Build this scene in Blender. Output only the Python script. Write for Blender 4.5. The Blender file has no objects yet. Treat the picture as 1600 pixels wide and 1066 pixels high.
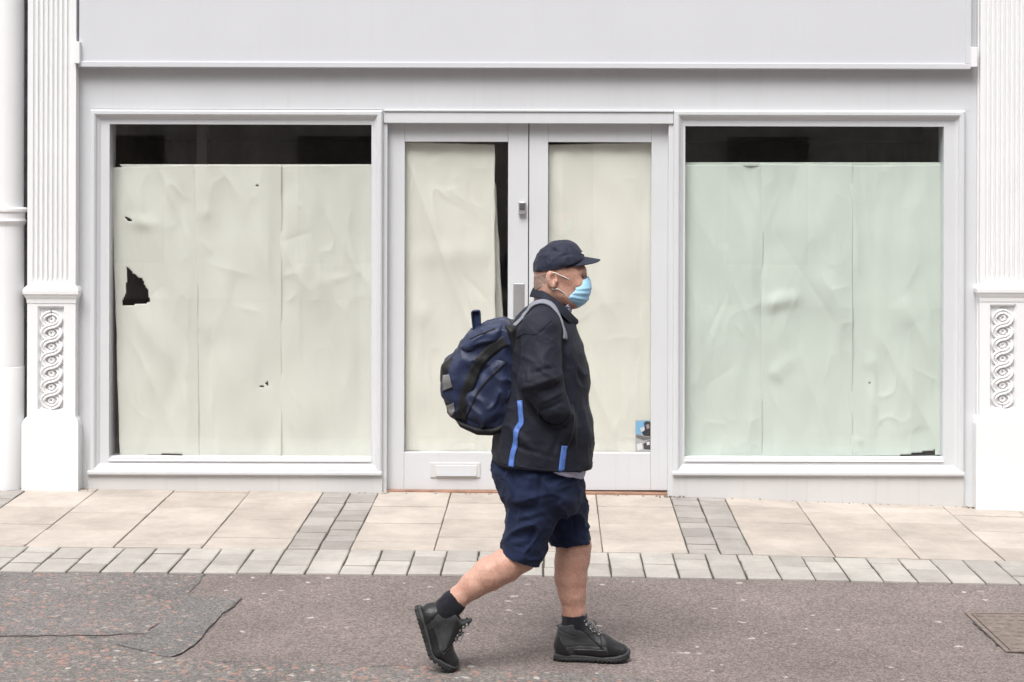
import bpy, bmesh, math, random
import numpy as np
from mathutils import Vector, Matrix
from mathutils.bvhtree import BVHTree
random.seed(7)
RNG = np.random.default_rng(11)
PI = math.pi
SC = bpy.context.scene
COL = SC.collection

# ------------------------------------------------------------------ camera
F, D, H = 2650.0, 10.66, 2.1        # focal length in photo pixels, metres to the shop front, eye height
CX, CY = 864.0, 250.0               # where the optical axis meets the photograph
ROLL = 0.0026
cam_d = bpy.data.cameras.new('camera'); cam = bpy.data.objects.new('camera', cam_d); COL.objects.link(cam)
cam_d.sensor_width = 36.0
cam_d.lens = 36.0 * F / 1600.0
cam_d.shift_x = (800.0 - CX) / 1600.0
cam_d.shift_y = (CY - 533.0) / 1600.0
cam_d.clip_start = 0.05; cam_d.clip_end = 500
cam.matrix_world = Matrix.Translation((0, -D, H)) @ Matrix.Rotation(PI / 2, 4, 'X') @ Matrix.Rotation(ROLL, 4, 'Z')
SC.camera = cam

# ------------------------------------------------------------------ light
SUN_EL, SUN_AZ = 58.0, 200.0        # compass style, 180 = straight behind the camera, >180 = over its left shoulder
world = bpy.data.worlds.new('World'); SC.world = world; world.use_nodes = True
nt = world.node_tree
bg = nt.nodes['Background']
sky = nt.nodes.new('ShaderNodeTexSky'); sky.sky_type = 'NISHITA'; sky.sun_disc = False
sky.sun_elevation = math.radians(SUN_EL); sky.sun_rotation = math.radians(SUN_AZ)
sky.dust_density = 5.0; sky.air_density = 1.0
hsv = nt.nodes.new('ShaderNodeHueSaturation'); hsv.inputs['Saturation'].default_value = 0.22
nt.links.new(sky.outputs[0], hsv.inputs['Color']); nt.links.new(hsv.outputs[0], bg.inputs['Color'])
bg.inputs['Strength'].default_value = 0.095
sun_d = bpy.data.lights.new('sun', 'SUN'); sun = bpy.data.objects.new('sun', sun_d); COL.objects.link(sun)
sun_d.energy = 1.5; sun_d.angle = math.radians(34); sun_d.color = (1.0, 0.975, 0.945)
az, el = math.radians(SUN_AZ), math.radians(SUN_EL)
sdir = Vector((math.sin(az) * math.cos(el), math.cos(az) * math.cos(el), math.sin(el)))
sun.rotation_euler = sdir.to_track_quat('Z', 'Y').to_euler()
SC.view_settings.view_transform = 'Standard'; SC.view_settings.look = 'None'
SC.view_settings.exposure = 1.05; SC.view_settings.gamma = 1.0; SC.view_settings.use_curve_mapping = False
SC.cycles.max_bounces = 8; SC.cycles.transparent_max_bounces = 16
SC.cycles.use_denoising = True

# ------------------------------------------------------------------ coordinates
def unroll(px, py):
    dx, dy = px - CX, py - CY
    return dx + ROLL * dy, dy - ROLL * dx
def P(px, py, y=0.0):
    """a point of the place at depth plane y (0 = shop front, negative towards the street)"""
    dx, dy = unroll(px, py); z = D + y
    return Vector((dx * z / F, y, H - dy * z / F))
def PXv(px, y=0.0, py=450): return P(px, py, y).x
def PZv(py, y=0.0, px=800): return P(px, py, y).z

# ------------------------------------------------------------------ objects
def tag(o, label=None, cat=None, group=None, kind=None):
    if label: o['label'] = label
    if cat: o['category'] = cat
    if group: o['group'] = group
    if kind: o['kind'] = kind
    return o
def empty(name, loc=(0, 0, 0)):
    o = bpy.data.objects.new(name, None); COL.objects.link(o); o.location = loc
    o.empty_display_size = 0.1
    return o
def link(name, me, mat, parent=None):
    o = bpy.data.objects.new(name, me); COL.objects.link(o)
    if mat is not None:
        me.materials.clear(); me.materials.append(mat)
    if parent is not None:
        o.parent = parent
        o.matrix_parent_inverse = parent_world(parent).inverted()
    return o
def parent_world(o):
    m = Matrix.Translation(o.location)
    if o.parent is not None:
        m = parent_world(o.parent) @ o.matrix_parent_inverse @ m
    return m
def mesh_from(name, verts, faces, smooth=False):
    me = bpy.data.meshes.new(name)
    me.from_pydata([tuple(v) for v in verts], [], [tuple(f) for f in faces])
    me.update()
    if smooth: me.polygons.foreach_set('use_smooth', [True] * len(me.polygons))
    return me
class MB:
    """collects shapes for ONE mesh"""
    def __init__(s): s.v = []; s.f = []
    def add(s, verts, faces):
        n = len(s.v); s.v += [tuple(v) for v in verts]; s.f += [tuple(i + n for i in f) for f in faces]
        return s
    def box(s, x0, x1, y0, y1, z0, z1):
        v = [(x0,y0,z0),(x1,y0,z0),(x1,y1,z0),(x0,y1,z0),(x0,y0,z1),(x1,y0,z1),(x1,y1,z1),(x0,y1,z1)]
        return s.add(v, [(0,3,2,1),(4,5,6,7),(0,1,5,4),(1,2,6,5),(2,3,7,6),(3,0,4,7)])
    def prism_z(s, pts, z0, z1):            # plan polygon (ccw) up
        n = len(pts)
        v = [(p[0], p[1], z0) for p in pts] + [(p[0], p[1], z1) for p in pts]
        f = [tuple(range(n - 1, -1, -1)), tuple(range(n, 2 * n))] + [(i, (i + 1) % n, n + (i + 1) % n, n + i) for i in range(n)]
        return s.add(v, f)
    def tube(s, pts, r, n=8, close=True):
        pts = [Vector(p) for p in pts]; rings = []
        rr = r if isinstance(r, (list, tuple)) else [r] * len(pts)
        for i, p in enumerate(pts):
            t = (pts[min(i + 1, len(pts) - 1)] - pts[max(i - 1, 0)]).normalized()
            a = t.orthogonal().normalized() if i == 0 else (a - t * a.dot(t)).normalized()
            b = t.cross(a)
            rings.append([p + (a * math.cos(k * 2 * PI / n) + b * math.sin(k * 2 * PI / n)) * rr[i] for k in range(n)])
        v = [q for ring in rings for q in ring]; f = []
        for i in range(len(pts) - 1):
            for k in range(n):
                f.append((i * n + k, i * n + (k + 1) % n, (i + 1) * n + (k + 1) % n, (i + 1) * n + k))
        if close: f += [tuple(range(n - 1, -1, -1)), tuple((len(pts) - 1) * n + k for k in range(n))]
        return s.add(v, f)
    def build(s, name, mat, parent=None, smooth=False, bevel=0.0, seg=2):
        me = mesh_from(name, s.v, s.f, smooth)
        o = link(name, me, mat, parent)
        bm = bmesh.new(); bm.from_mesh(me); bmesh.ops.recalc_face_normals(bm, faces=bm.faces); bm.to_mesh(me); bm.free()
        if bevel > 0:
            m = o.modifiers.new('bevel', 'BEVEL'); m.width = bevel; m.segments = seg; m.limit_method = 'ANGLE'; m.angle_limit = math.radians(40)
        return o

# ------------------------------------------------------------------ materials
def newmat(name):
    m = bpy.data.materials.new(name); m.use_nodes = True
    return m, m.node_tree, m.node_tree.nodes['Principled BSDF']
def N(nt, kind, **kw):
    n = nt.nodes.new(kind)
    for k, v in kw.items(): setattr(n, k, v)
    return n
def noise(nt, scale, detail=4, rough=0.6, coord='Object', vec=None):
    n = N(nt, 'ShaderNodeTexNoise'); n.inputs['Scale'].default_value = scale
    n.inputs['Detail'].default_value = detail; n.inputs['Roughness'].default_value = rough
    if vec is None:
        tc = N(nt, 'ShaderNodeTexCoord'); vec = tc.outputs[coord]
    nt.links.new(vec, n.inputs['Vector'])
    return n
def ramp(nt, src, stops):
    r = N(nt, 'ShaderNodeValToRGB'); e = r.color_ramp.elements
    while len(e) < len(stops): e.new(0.5)
    for i, (p, c) in enumerate(stops):
        e[i].position = p; e[i].color = (c, c, c, 1) if isinstance(c, (int, float)) else (*c, 1)
    nt.links.new(src, r.inputs['Fac'])
    return r
def mix(nt, a, b, fac, mode='MIX'):
    m = N(nt, 'ShaderNodeMix', data_type='RGBA', blend_type=mode)
    for i, x in ((6, a), (7, b)):
        if isinstance(x, tuple): m.inputs[i].default_value = (*x, 1)
        else: nt.links.new(x, m.inputs[i])
    if isinstance(fac, float): m.inputs[0].default_value = fac
    else: nt.links.new(fac, m.inputs[0])
    return m.outputs[2]
def bump(nt, bsdf, height, strength=0.2, dist=0.01):
    b = N(nt, 'ShaderNodeBump'); b.inputs['Strength'].default_value = strength; b.inputs['Distance'].default_value = dist
    nt.links.new(height, b.inputs['Height']); nt.links.new(b.outputs[0], bsdf.inputs['Normal'])
    return b
def paint(name, col, rough=0.45, vary=0.06, grime=0.25, grime_col=(0.32, 0.30, 0.27)):
    m, nt, b = newmat(name)
    n1 = noise(nt, 1.7, 5); r1 = ramp(nt, n1.outputs[0], [(0.3, tuple(c * (1 - vary) for c in col)), (0.7, col)])
    n2 = noise(nt, 22, 8, 0.75); r2 = ramp(nt, n2.outputs[0], [(0.60, 0.0), (0.80, grime)])
    c = mix(nt, r1.outputs[0], grime_col, r2.outputs[0])
    mp = N(nt, 'ShaderNodeMapping'); mp.inputs['Scale'].default_value = (26, 26, 1.1); tcs = N(nt, 'ShaderNodeTexCoord'); nt.links.new(tcs.outputs['Object'], mp.inputs[0])
    ns = noise(nt, 1.0, 4, 0.6, vec=mp.outputs[0]); rs = ramp(nt, ns.outputs[0], [(0.55, 0.0), (0.85, grime * 1.2)])     # rain streaks
    c = mix(nt, c, grime_col, rs.outputs[0])
    nc = noise(nt, 70, 6, 0.8); rc = ramp(nt, nc.outputs[0], [(0.715, 0.0), (0.73, 0.5)])                                   # knocks and chips
    c = mix(nt, c, tuple(x * 0.7 for x in col), rc.outputs[0])
    nt.links.new(c, b.inputs['Base Color']); b.inputs['Roughness'].default_value = rough
    n3 = noise(nt, 160, 3); bump(nt, b, n3.outputs[0], 0.06, 0.004)
    return m
def plain(name, col, rough=0.6, vary=0.15, scale=6, bmp=0.0, bscale=200, metal=0.0, spec=None):
    m, nt, b = newmat(name)
    n1 = noise(nt, scale, 5)
    r1 = ramp(nt, n1.outputs[0], [(0.3, tuple(c * (1 - vary) for c in col)), (0.7, tuple(min(1, c * (1 + vary)) for c in col))])
    nt.links.new(r1.outputs[0], b.inputs['Base Color']); b.inputs['Roughness'].default_value = rough; b.inputs['Metallic'].default_value = metal
    if spec is not None: b.inputs['Specular IOR Level'].default_value = spec
    if bmp: n3 = noise(nt, bscale, 3); bump(nt, b, n3.outputs[0], bmp, 0.004)
    return m
def fabric(name, col, rough=0.8, vary=0.12, weave=900, bmp=0.25, sheen=0.1, spec=0.3):
    m, nt, b = newmat(name)
    n1 = noise(nt, 7, 5, 0.65)
    r1 = ramp(nt, n1.outputs[0], [(0.3, tuple(c * (1 - vary) for c in col)), (0.7, tuple(min(1, c * (1 + vary)) for c in col))])
    nt.links.new(r1.outputs[0], b.inputs['Base Color'])
    b.inputs['Roughness'].default_value = rough; b.inputs['Specular IOR Level'].default_value = spec
    b.inputs['Sheen Weight'].default_value = sheen; b.inputs['Sheen Roughness'].default_value = 0.6
    n2 = noise(nt, weave, 2); n3 = noise(nt, 45, 5, 0.6)
    a = N(nt, 'ShaderNodeMath', operation='MULTIPLY_ADD'); a.inputs[1].default_value = 3.0
    nt.links.new(n3.outputs[0], a.inputs[0]); nt.links.new(n2.outputs[0], a.inputs[2])
    bump(nt, b, a.outputs[0], bmp, 0.002)
    return m
def glass(name, tint):
    m, nt, b = newmat(name); nt.nodes.remove(b)
    t = N(nt, 'ShaderNodeBsdfTransparent'); t.inputs[0].default_value = (*tint, 1)
    g = N(nt, 'ShaderNodeBsdfGlossy'); g.inputs['Roughness'].default_value = 0.004; g.inputs[0].default_value = (1, 1, 1, 1)
    # Schlick reflectance of one glass surface, the same from both sides of a thin pane
    geo = N(nt, 'ShaderNodeNewGeometry'); dt = N(nt, 'ShaderNodeVectorMath', operation='DOT_PRODUCT')
    nt.links.new(geo.outputs['Incoming'], dt.inputs[0]); nt.links.new(geo.outputs['Normal'], dt.inputs[1])
    ab = N(nt, 'ShaderNodeMath', operation='ABSOLUTE'); nt.links.new(dt.outputs['Value'], ab.inputs[0])
    om = N(nt, 'ShaderNodeMath', operation='SUBTRACT'); om.inputs[0].default_value = 1.0; nt.links.new(ab.outputs[0], om.inputs[1])
    pw = N(nt, 'ShaderNodeMath', operation='POWER'); nt.links.new(om.outputs[0], pw.inputs[0]); pw.inputs[1].default_value = 5.0
    ma = N(nt, 'ShaderNodeMath', operation='MULTIPLY_ADD'); nt.links.new(pw.outputs[0], ma.inputs[0]); ma.inputs[1].default_value = 0.96; ma.inputs[2].default_value = 0.04
    mx = N(nt, 'ShaderNodeMixShader'); nt.links.new(ma.outputs[0], mx.inputs[0])
    nt.links.new(t.outputs[0], mx.inputs[1]); nt.links.new(g.outputs[0], mx.inputs[2])
    nt.links.new(mx.outputs[0], nt.nodes['Material Output'].inputs[0])
    return m
def slab_mat(name, lo, hi, speck=0.25, stain=0.3):
    m, nt, b = newmat(name)
    oi = N(nt, 'ShaderNodeObjectInfo'); r0 = ramp(nt, oi.outputs['Random'], [(0.0, lo), (1.0, hi)])
    tc = N(nt, 'ShaderNodeTexCoord'); geo = N(nt, 'ShaderNodeNewGeometry')
    n1 = noise(nt, 3.0, 6, 0.7, vec=geo.outputs['Position']); r1 = ramp(nt, n1.outputs[0], [(0.35, 0.80), (0.65, 1.06)])
    c = mix(nt, r0.outputs[0], r1.outputs[0], 1.0, 'MULTIPLY')
    n2 = noise(nt, 260, 3, 0.7, vec=geo.outputs['Position']); r2 = ramp(nt, n2.outputs[0], [(0.35, 1 - speck), (0.65, 1 + speck * 0.6)])
    c = mix(nt, c, r2.outputs[0], 1.0, 'MULTIPLY')
    n4 = noise(nt, 11, 8, 0.72, vec=geo.outputs['Position']); r4 = ramp(nt, n4.outputs[0], [(0.57, 0.0), (0.78, stain)])
    c = mix(nt, c, tuple(x * 0.45 for x in lo), r4.outputs[0])
    nt.links.new(c, b.inputs['Base Color']); b.inputs['Roughness'].default_value = 0.85; b.inputs['Specular IOR Level'].default_value = 0.25
    bump(nt, b, n2.outputs[0], 0.25, 0.003)
    return m
def asphalt(name, base, red=0.0, pale=0.5, scale=130, redcol=(0.36, 0.20, 0.16)):
    m, nt, b = newmat(name)
    geo = N(nt, 'ShaderNodeNewGeometry'); pos = geo.outputs['Position']
    n1 = noise(nt, 1.1, 6, 0.65, vec=pos); r1 = ramp(nt, n1.outputs[0], [(0.3, 0.78), (0.7, 1.12)])
    c = mix(nt, base, r1.outputs[0], 1.0, 'MULTIPLY')
    v = N(nt, 'ShaderNodeTexVoronoi'); v.inputs['Scale'].default_value = scale; nt.links.new(pos, v.inputs['Vector'])
    sep = N(nt, 'ShaderNodeSeparateColor'); nt.links.new(v.outputs['Color'], sep.inputs[0])
    r2 = ramp(nt, sep.outputs[0], [(0.0, 0.62), (0.5, 0.95), (1.0, 1.45)])
    c = mix(nt, c, r2.outputs[0], 1.0, 'MULTIPLY')
    # pale chips of aggregate and old chewing gum
    w = noise(nt, 22, 4, 0.7, vec=pos)
    wm = mix(nt, pos, w.outputs['Color'], 0.06)
    v2 = N(nt, 'ShaderNodeTexVoronoi'); v2.inputs['Scale'].default_value = 13; nt.links.new(wm, v2.inputs['Vector'])
    r3 = ramp(nt, v2.outputs['Distance'], [(0.0, 1.0), (0.16, 1.0), (0.20, 0.0)])
    sp2 = N(nt, 'ShaderNodeSeparateColor'); nt.links.new(v2.outputs['Color'], sp2.inputs[0])
    r4 = ramp(nt, sp2.outputs[1], [(0.74, 0.0), (0.78, 1.0)])
    mm = N(nt, 'ShaderNodeMath', operation='MULTIPLY'); nt.links.new(r3.outputs[0], mm.inputs[0]); nt.links.new(r4.outputs[0], mm.inputs[1])
    m2 = N(nt, 'ShaderNodeMath', operation='MULTIPLY'); nt.links.new(mm.outputs[0], m2.inputs[0]); m2.inputs[1].default_value = pale
    c = mix(nt, c, (0.48, 0.44, 0.42), m2.outputs[0])
    if red > 0:
        v3 = N(nt, 'ShaderNodeTexVoronoi'); v3.inputs['Scale'].default_value = 36; v3.inputs['Randomness'].default_value = 1.0
        w2 = noise(nt, 30, 3, 0.7, vec=pos); wm2 = mix(nt, pos, w2.outputs['Color'], 0.07); nt.links.new(wm2, v3.inputs['Vector'])
        s3 = N(nt, 'ShaderNodeSeparateColor'); nt.links.new(v3.outputs['Color'], s3.inputs[0])
        cl = noise(nt, 4.5, 5, 0.7, vec=pos)
        ad = N(nt, 'ShaderNodeMath', operation='MULTIPLY_ADD'); nt.links.new(cl.outputs[0], ad.inputs[0]); ad.inputs[1].default_value = 1.9; nt.links.new(s3.outputs[2], ad.inputs[2])
        r5 = ramp(nt, ad.outputs[0], [(0.0, 0.0), (0.5, 0.0), (1.0, 1.0)])
        mr = N(nt, 'ShaderNodeMapRange'); nt.links.new(ad.outputs[0], mr.inputs[0])
        mr.inputs[1].default_value = 1.86 - 0.3 * red; mr.inputs[2].default_value = 1.98 - 0.3 * red
        d5 = ramp(nt, v3.outputs['Distance'], [(0.22, 0.9), (0.55, 0.0)])
        mu = N(nt, 'ShaderNodeMath', operation='MULTIPLY'); nt.links.new(mr.outputs[0], mu.inputs[0]); nt.links.new(d5.outputs[0], mu.inputs[1])
        rc = ramp(nt, s3.outputs[0], [(0.0, redcol), (0.62, redcol), (0.75, (0.36, 0.33, 0.29)), (1.0, (0.30, 0.25, 0.22))])
        c = mix(nt, c, rc.outputs[0], mu.outputs[0])
    nt.links.new(c, b.inputs['Base Color']); b.inputs['Roughness'].default_value = 0.9; b.inputs['Specular IOR Level'].default_value = 0.2
    bump(nt, b, v.outputs['Distance'], 0.5, 0.004)
    return m

M = {}
M['shop'] = paint('shop_grey_paint', (0.60, 0.615, 0.638), 0.4, 0.05, 0.10)
M['fascia'] = paint('fascia_grey_paint', (0.585, 0.598, 0.63), 0.38, 0.03, 0.06)
M['white'] = paint('white_masonry_paint', (0.77, 0.777, 0.79), 0.5, 0.04, 0.12, (0.5, 0.48, 0.45))
M['white2'] = paint('white_gloss_paint', (0.77, 0.777, 0.79), 0.35, 0.04, 0.10, (0.5, 0.48, 0.45))
M['dirty'] = plain('grey_render', (0.20, 0.20, 0.205), 0.9, 0.35, 9, 0.4, 60)
M['riser'] = paint('stall_riser_paint', (0.58, 0.575, 0.575), 0.5, 0.06, 0.22)
M['paper'] = None
M['glass'] = glass('window_glass', (0.988, 0.99, 0.986))
M['glass_g'] = glass('green_tinted_glass', (0.966, 0.990, 0.986))
M['room'] = plain('dark_room_wall', (0.52, 0.47, 0.43), 0.9, 0.25, 2)
M['room2'] = plain('dark_brown_beam', (0.16, 0.125, 0.105), 0.8, 0.3, 2)
M['gap_black'] = plain('black_gap_strip', (0.03, 0.03, 0.032), 0.6)
M['steel'] = plain('satin_steel', (0.42, 0.42, 0.43), 0.42, 0.06, 8, metal=0.6)
M['dark_steel'] = plain('dark_steel', (0.13, 0.13, 0.135), 0.45, 0.1, 8, metal=0.5)
M['threshold'] = plain('red_brown_threshold', (0.27, 0.15, 0.10), 0.8, 0.4, 14, 0.2)
M['slab'] = slab_mat('buff_paving_stone', (0.405, 0.356, 0.316), (0.485, 0.434, 0.39), 0.14, 0.2)
M['block'] = slab_mat('grey_paving_block', (0.29, 0.27, 0.252), (0.37, 0.345, 0.325), 0.2, 0.25)
M['kerb'] = slab_mat('pale_kerb_block', (0.355, 0.335, 0.31), (0.455, 0.43, 0.40), 0.18, 0.25)
M['joint'] = plain('sandy_joint', (0.13, 0.105, 0.088), 0.95, 0.3, 30, 0.5, 300)
M['joint_dark'] = plain('dark_mossy_joint', (0.06, 0.056, 0.042), 0.95, 0.5, 12, 0.5, 300)
M['road'] = asphalt('red_brown_asphalt', (0.192, 0.161, 0.152), 0.0, 0.8)
M['patch'] = asphalt('grey_asphalt', (0.162, 0.150, 0.146), 0.55, 0.3)
M['patch_b'] = asphalt('blue_grey_asphalt', (0.162, 0.154, 0.150), 0.05, 0.3)
M['patch_c'] = asphalt('worn_chipping_asphalt', (0.17, 0.157, 0.15), 1.15, 0.8)
M['tar'] = plain('tar_seam', (0.05, 0.047, 0.045), 0.8, 0.4, 20, 0.4, 200)
M['lid'] = plain('rusty_iron', (0.19, 0.152, 0.133), 0.75, 0.3, 22, 0.6, 160, metal=0.15)

def paper_mat(name, col):
    m, nt, b = newmat(name)
    n1 = noise(nt, 1.6, 5, 0.6); r1 = ramp(nt, n1.outputs[0], [(0.3, tuple(c * 0.95 for c in col)), (0.7, col)])
    nt.links.new(r1.outputs[0], b.inputs['Base Color']); b.inputs['Roughness'].default_value = 0.75
    b.inputs['Specular IOR Level'].default_value = 0.2
    n2 = noise(nt, 500, 3); bump(nt, b, n2.outputs[0], 0.05, 0.001)
    tl = N(nt, 'ShaderNodeBsdfTranslucent'); nt.links.new(r1.outputs[0], tl.inputs[0])      # thin paper lets some daylight through
    mx = N(nt, 'ShaderNodeMixShader'); mx.inputs[0].default_value = 0.16
    nt.links.new(b.outputs[0], mx.inputs[1]); nt.links.new(tl.outputs[0], mx.inputs[2]); nt.links.new(mx.outputs[0], nt.nodes['Material Output'].inputs[0])
    return m
M['paper'] = paper_mat('cream_paper', (0.755, 0.768, 0.715))
M['paper_w'] = paper_mat('warm_cream_paper', (0.825, 0.825, 0.76))

# ------------------------------------------------------------------ ground heights
KERB_Y, BAND_Y = -2.03, -1.52
fac_line = [(-900, 742), (-60, 758), (130, 762), (600, 768.5), (1050, 773.5), (1300, 783.5), (1520, 791), (1660, 796), (2500, 824)]
krb_line = [(-900, 883), (-60, 890.5), (10, 892), (640, 896.5), (900, 899), (1300, 906), (1590, 912), (1660, 913.5), (2500, 930)]
_f = [P(x, y, 0.0) for x, y in fac_line]; _k = [P(x, y, KERB_Y) for x, y in krb_line]
_fx, _fz = [p.x for p in _f], [p.z for p in _f]
_kx, _kz = [p.x for p in _k], [p.z for p in _k]
def zf(x): return float(np.interp(x, _fx, _fz))
def zk(x): return float(np.interp(x, _kx, _kz))
def gz(x, y):
    t = min(max(y / KERB_Y, 0.0), 1.0)
    return zf(x) * (1 - t) + zk(x) * t
def zroad(x): return zk(x) - 0.012

# ------------------------------------------------------------------ road
XS = [-60, -30, -12] + [x * 0.5 for x in range(-12, 13)] + [12, 30, 60]
v, f = [], []
YS = [KERB_Y + 0.02, -3, -4, -6, -9, -13, -60]
for y in YS:
    for x in XS: v.append((x, y, zroad(x)))
nx = len(XS)
for j in range(len(YS) - 1):
    for i in range(nx - 1): f.append((j * nx + i, (j + 1) * nx + i, (j + 1) * nx + i + 1, j * nx + i + 1))
road = link('road', mesh_from('road', v, f), M['road']); tag(road, 'red-brown asphalt road with pale specks in front of the shop', kind='structure')

def Proad(px, py, dz=0.0):
    """where the sight line of a photo pixel meets the road"""
    dx, dy = unroll(px, py); x = 0.0
    for _ in range(6):
        z = (H - zroad(x)) * F / dy; x = dx * z / F
    return x, z - D
def ragged(pts, step=0.05, amp=0.012, seed=0):
    r = random.Random(seed); out = []
    for i in range(len(pts)):
        a, b = Vector(pts[i]), Vector(pts[(i + 1) % len(pts)]); n = max(1, int((b - a).length / step))
        for k in range(n):
            p = a.lerp(b, k / n); out.append((p.x + r.uniform(-amp, amp), p.y + r.uniform(-amp, amp)))
    return out
def patch(name, pts, dz, mat, seed, amp=0.012, clipy=KERB_Y - 0.002):
    pts = [(x, min(y, clipy)) for x, y in ragged(pts, 0.05, amp, seed)]
    bm = bmesh.new()
    vs = [bm.verts.new((x, y, 0)) for x, y in pts]
    fc = bm.faces.new(vs); bmesh.ops.recalc_face_normals(bm, faces=[fc])
    if fc.normal.z < 0: fc.normal_flip()
    bmesh.ops.triangulate(bm, faces=[fc])
    for vv in bm.verts: vv.co.z = zroad(vv.co.x) + dz
    me = bpy.data.meshes.new(name); bm.to_mesh(me); bm.free()
    return link(name, me, mat, road)
L = lambda x, y: Proad(x, y)
# big grey reinstatement on the left, its darker tail, the worn strip along the bottom
patch('asphalt_patch', [L(-260, 893), L(321, 896), L(290, 935), L(262, 963), L(228, 992), L(-330, 998)], 0.004, M['patch'], 1)
patch('asphalt_patch', [L(290, 934), L(378, 936), L(345, 965), L(296, 1016), L(262, 1030), L(180, 1010), L(228, 993), L(262, 962)], 0.008, M['patch_b'], 2)
patch('asphalt_patch', [L(-330, 997), L(180, 998), L(262, 1028), L(330, 1036), L(560, 1040), L(760, 1047), L(1000, 1058), L(1100, 1085), L(900, 1300), L(-700, 1300)], 0.0055, M['patch_c'], 3, 0.02)
def seam(pts, w, seed, dz=0.011):
    r = random.Random(seed); pts = [Vector(p) for p in pts]; fine = []
    for a, b in zip(pts[:-1], pts[1:]):
        n = max(2, int((b - a).length / 0.03))
        for k in range(n): fine.append(a.lerp(b, k / n) + Vector((r.uniform(-.006, .006), r.uniform(-.006, .006))))
    fine.append(pts[-1]); v, f = [], []
    for i, p in enumerate(fine):
        t = (fine[min(i + 1, len(fine) - 1)] - fine[max(0, i - 1)]).normalized(); n = Vector((-t.y, t.x)); ww = w * (r.uniform(0.15, 1.3) if r.random() > 0.35 else 0.05)
        for sgn in (-1, 1):
            q = p + n * ww * sgn / 2; v.append((q.x, q.y, zroad(q.x) + dz))
    for i in range(len(fine) - 1): f.append((2 * i, 2 * i + 2, 2 * i + 3, 2 * i + 1))
    link('tar_seam', mesh_from('tar_seam', v, f), M['tar'], road)
seam([L(-100, 996), L(60, 996), L(150, 999), L(228, 992)], 0.008, 4)
seam([L(285, 935), L(378, 936), L(345, 968), L(320, 990)], 0.006, 5)
seam([L(330, 1037), L(480, 1040), L(640, 1045), L(760, 1049)], 0.005, 6)

# iron inspection cover at the right edge of the road
c0 = [L(1508, 960), L(1770, 962), L(1905, 1024), L(1572, 1021)]
ctr = Vector((sum(p[0] for p in c0) / 4, sum(p[1] for p in c0) / 4, 0)); ctr.z = zroad(ctr.x)
cover = empty('inspection_cover', ctr)
tag(cover, 'rusty brown iron inspection cover sunk in the road at the right edge', 'manhole cover')
def inset(q, k):
    c = sum((Vector(p) for p in q), Vector((0, 0))) / 4; return [tuple(c + (Vector(p) - c) * k) for p in q]
mb = MB(); o_, i_ = c0, inset(c0, 0.955)
for a in range(4):
    b = (a + 1) % 4
    pts = [o_[a], o_[b], i_[b], i_[a]]
    mb.add([(x, y, zroad(x) + z) for z in (-0.02, 0.009) for x, y in pts], [(0,1,2,3)[::-1], (4,5,6,7), (0,1,5,4), (1,2,6,5), (2,3,7,6), (3,0,4,7)])
mb.build('cover_frame', M['lid'], cover)
mb = MB(); q = inset(c0, 0.935)
mb.add([(x, y, zroad(x) + z) for z in (-0.02, 0.0075) for x, y in q], [(3,2,1,0), (4,5,6,7), (0,1,5,4), (1,2,6,5), (2,3,7,6), (3,0,4,7)])
lid = mb.build('cover_lid', M['lid'], cover)
mb = MB()
for i in range(14):
    for j in range(9):
        u, w_ = (i + 0.5 + 0.25 * (j % 2)) / 14.5, (j + 0.5) / 9
        p = Vector(q[3]).lerp(Vector(q[2]), u).lerp(Vector(q[0]).lerp(Vector(q[1]), u), w_)
        z = zroad(p.x) + 0.0078
        mb.box(p.x - 0.016, p.x + 0.016, p.y - 0.009, p.y + 0.009, z, z + 0.0016)
tag(mb.build('tread_studs', M['lid'], lid), kind='stuff')
seam([c0[0], c0[3], ((c0[3][0] * 2 + c0[2][0]) / 3, (c0[3][1] * 2 + c0[2][1]) / 3)], 0.02, 8, 0.006)
seam([c0[0], c0[1]], 0.012, 9, 0.006)

# ------------------------------------------------------------------ pavement
v, f = [], []
PXS = [-30, -12] + [x * 0.4 for x in range(-12, 13)] + [12, 30]
rows = [(0.3, 0.0), (0.0, 0.0), (-0.5, 0), (-1.0, 0), (BAND_Y, 0), (KERB_Y + 0.015, 0)]
for y, _ in rows:
    for x in PXS: v.append((x, y, gz(x, y) - 0.010))
for x in PXS: v.append((x, KERB_Y + 0.015, gz(x, KERB_Y) - 0.25))
n = len(PXS)
for j in range(len(rows)):
    for i in range(n - 1): f.append((j * n + i, (j + 1) * n + i, (j + 1) * n + i + 1, j * n + i + 1))
pavement = link('pavement', mesh_from('pavement', v, f), M['joint'])
tag(pavement, 'stone pavement of buff slabs with grey block strips and pale block edging', kind='structure')
mb = MB(); 
for a, b in zip(PXS[:-1], PXS[1:]):
    mb.add([(a, KERB_Y + 0.013, gz(a, KERB_Y) - 0.0098), (b, KERB_Y + 0.013, gz(b, KERB_Y) - 0.0098), (b, BAND_Y, gz(b, BAND_Y) - 0.0082), (a, BAND_Y, gz(a, BAND_Y) - 0.0082)], [(0, 1, 2, 3)])
mb.build('joint_bed', M['joint_dark'], pavement)
mb = MB()
for a, b in ((-3.62, -3.27), (-1.432, -1.088), (0.738, 1.082)):
    mb.add([(a, BAND_Y, gz(a, BAND_Y) - 0.0075), (b, BAND_Y, gz(b, BAND_Y) - 0.0075), (b, 0, gz(b, 0) - 0.0075), (a, 0, gz(a, 0) - 0.0075)], [(0, 1, 2, 3)])
mb.build('joint_bed', M['joint_dark'], pavement)

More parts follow.
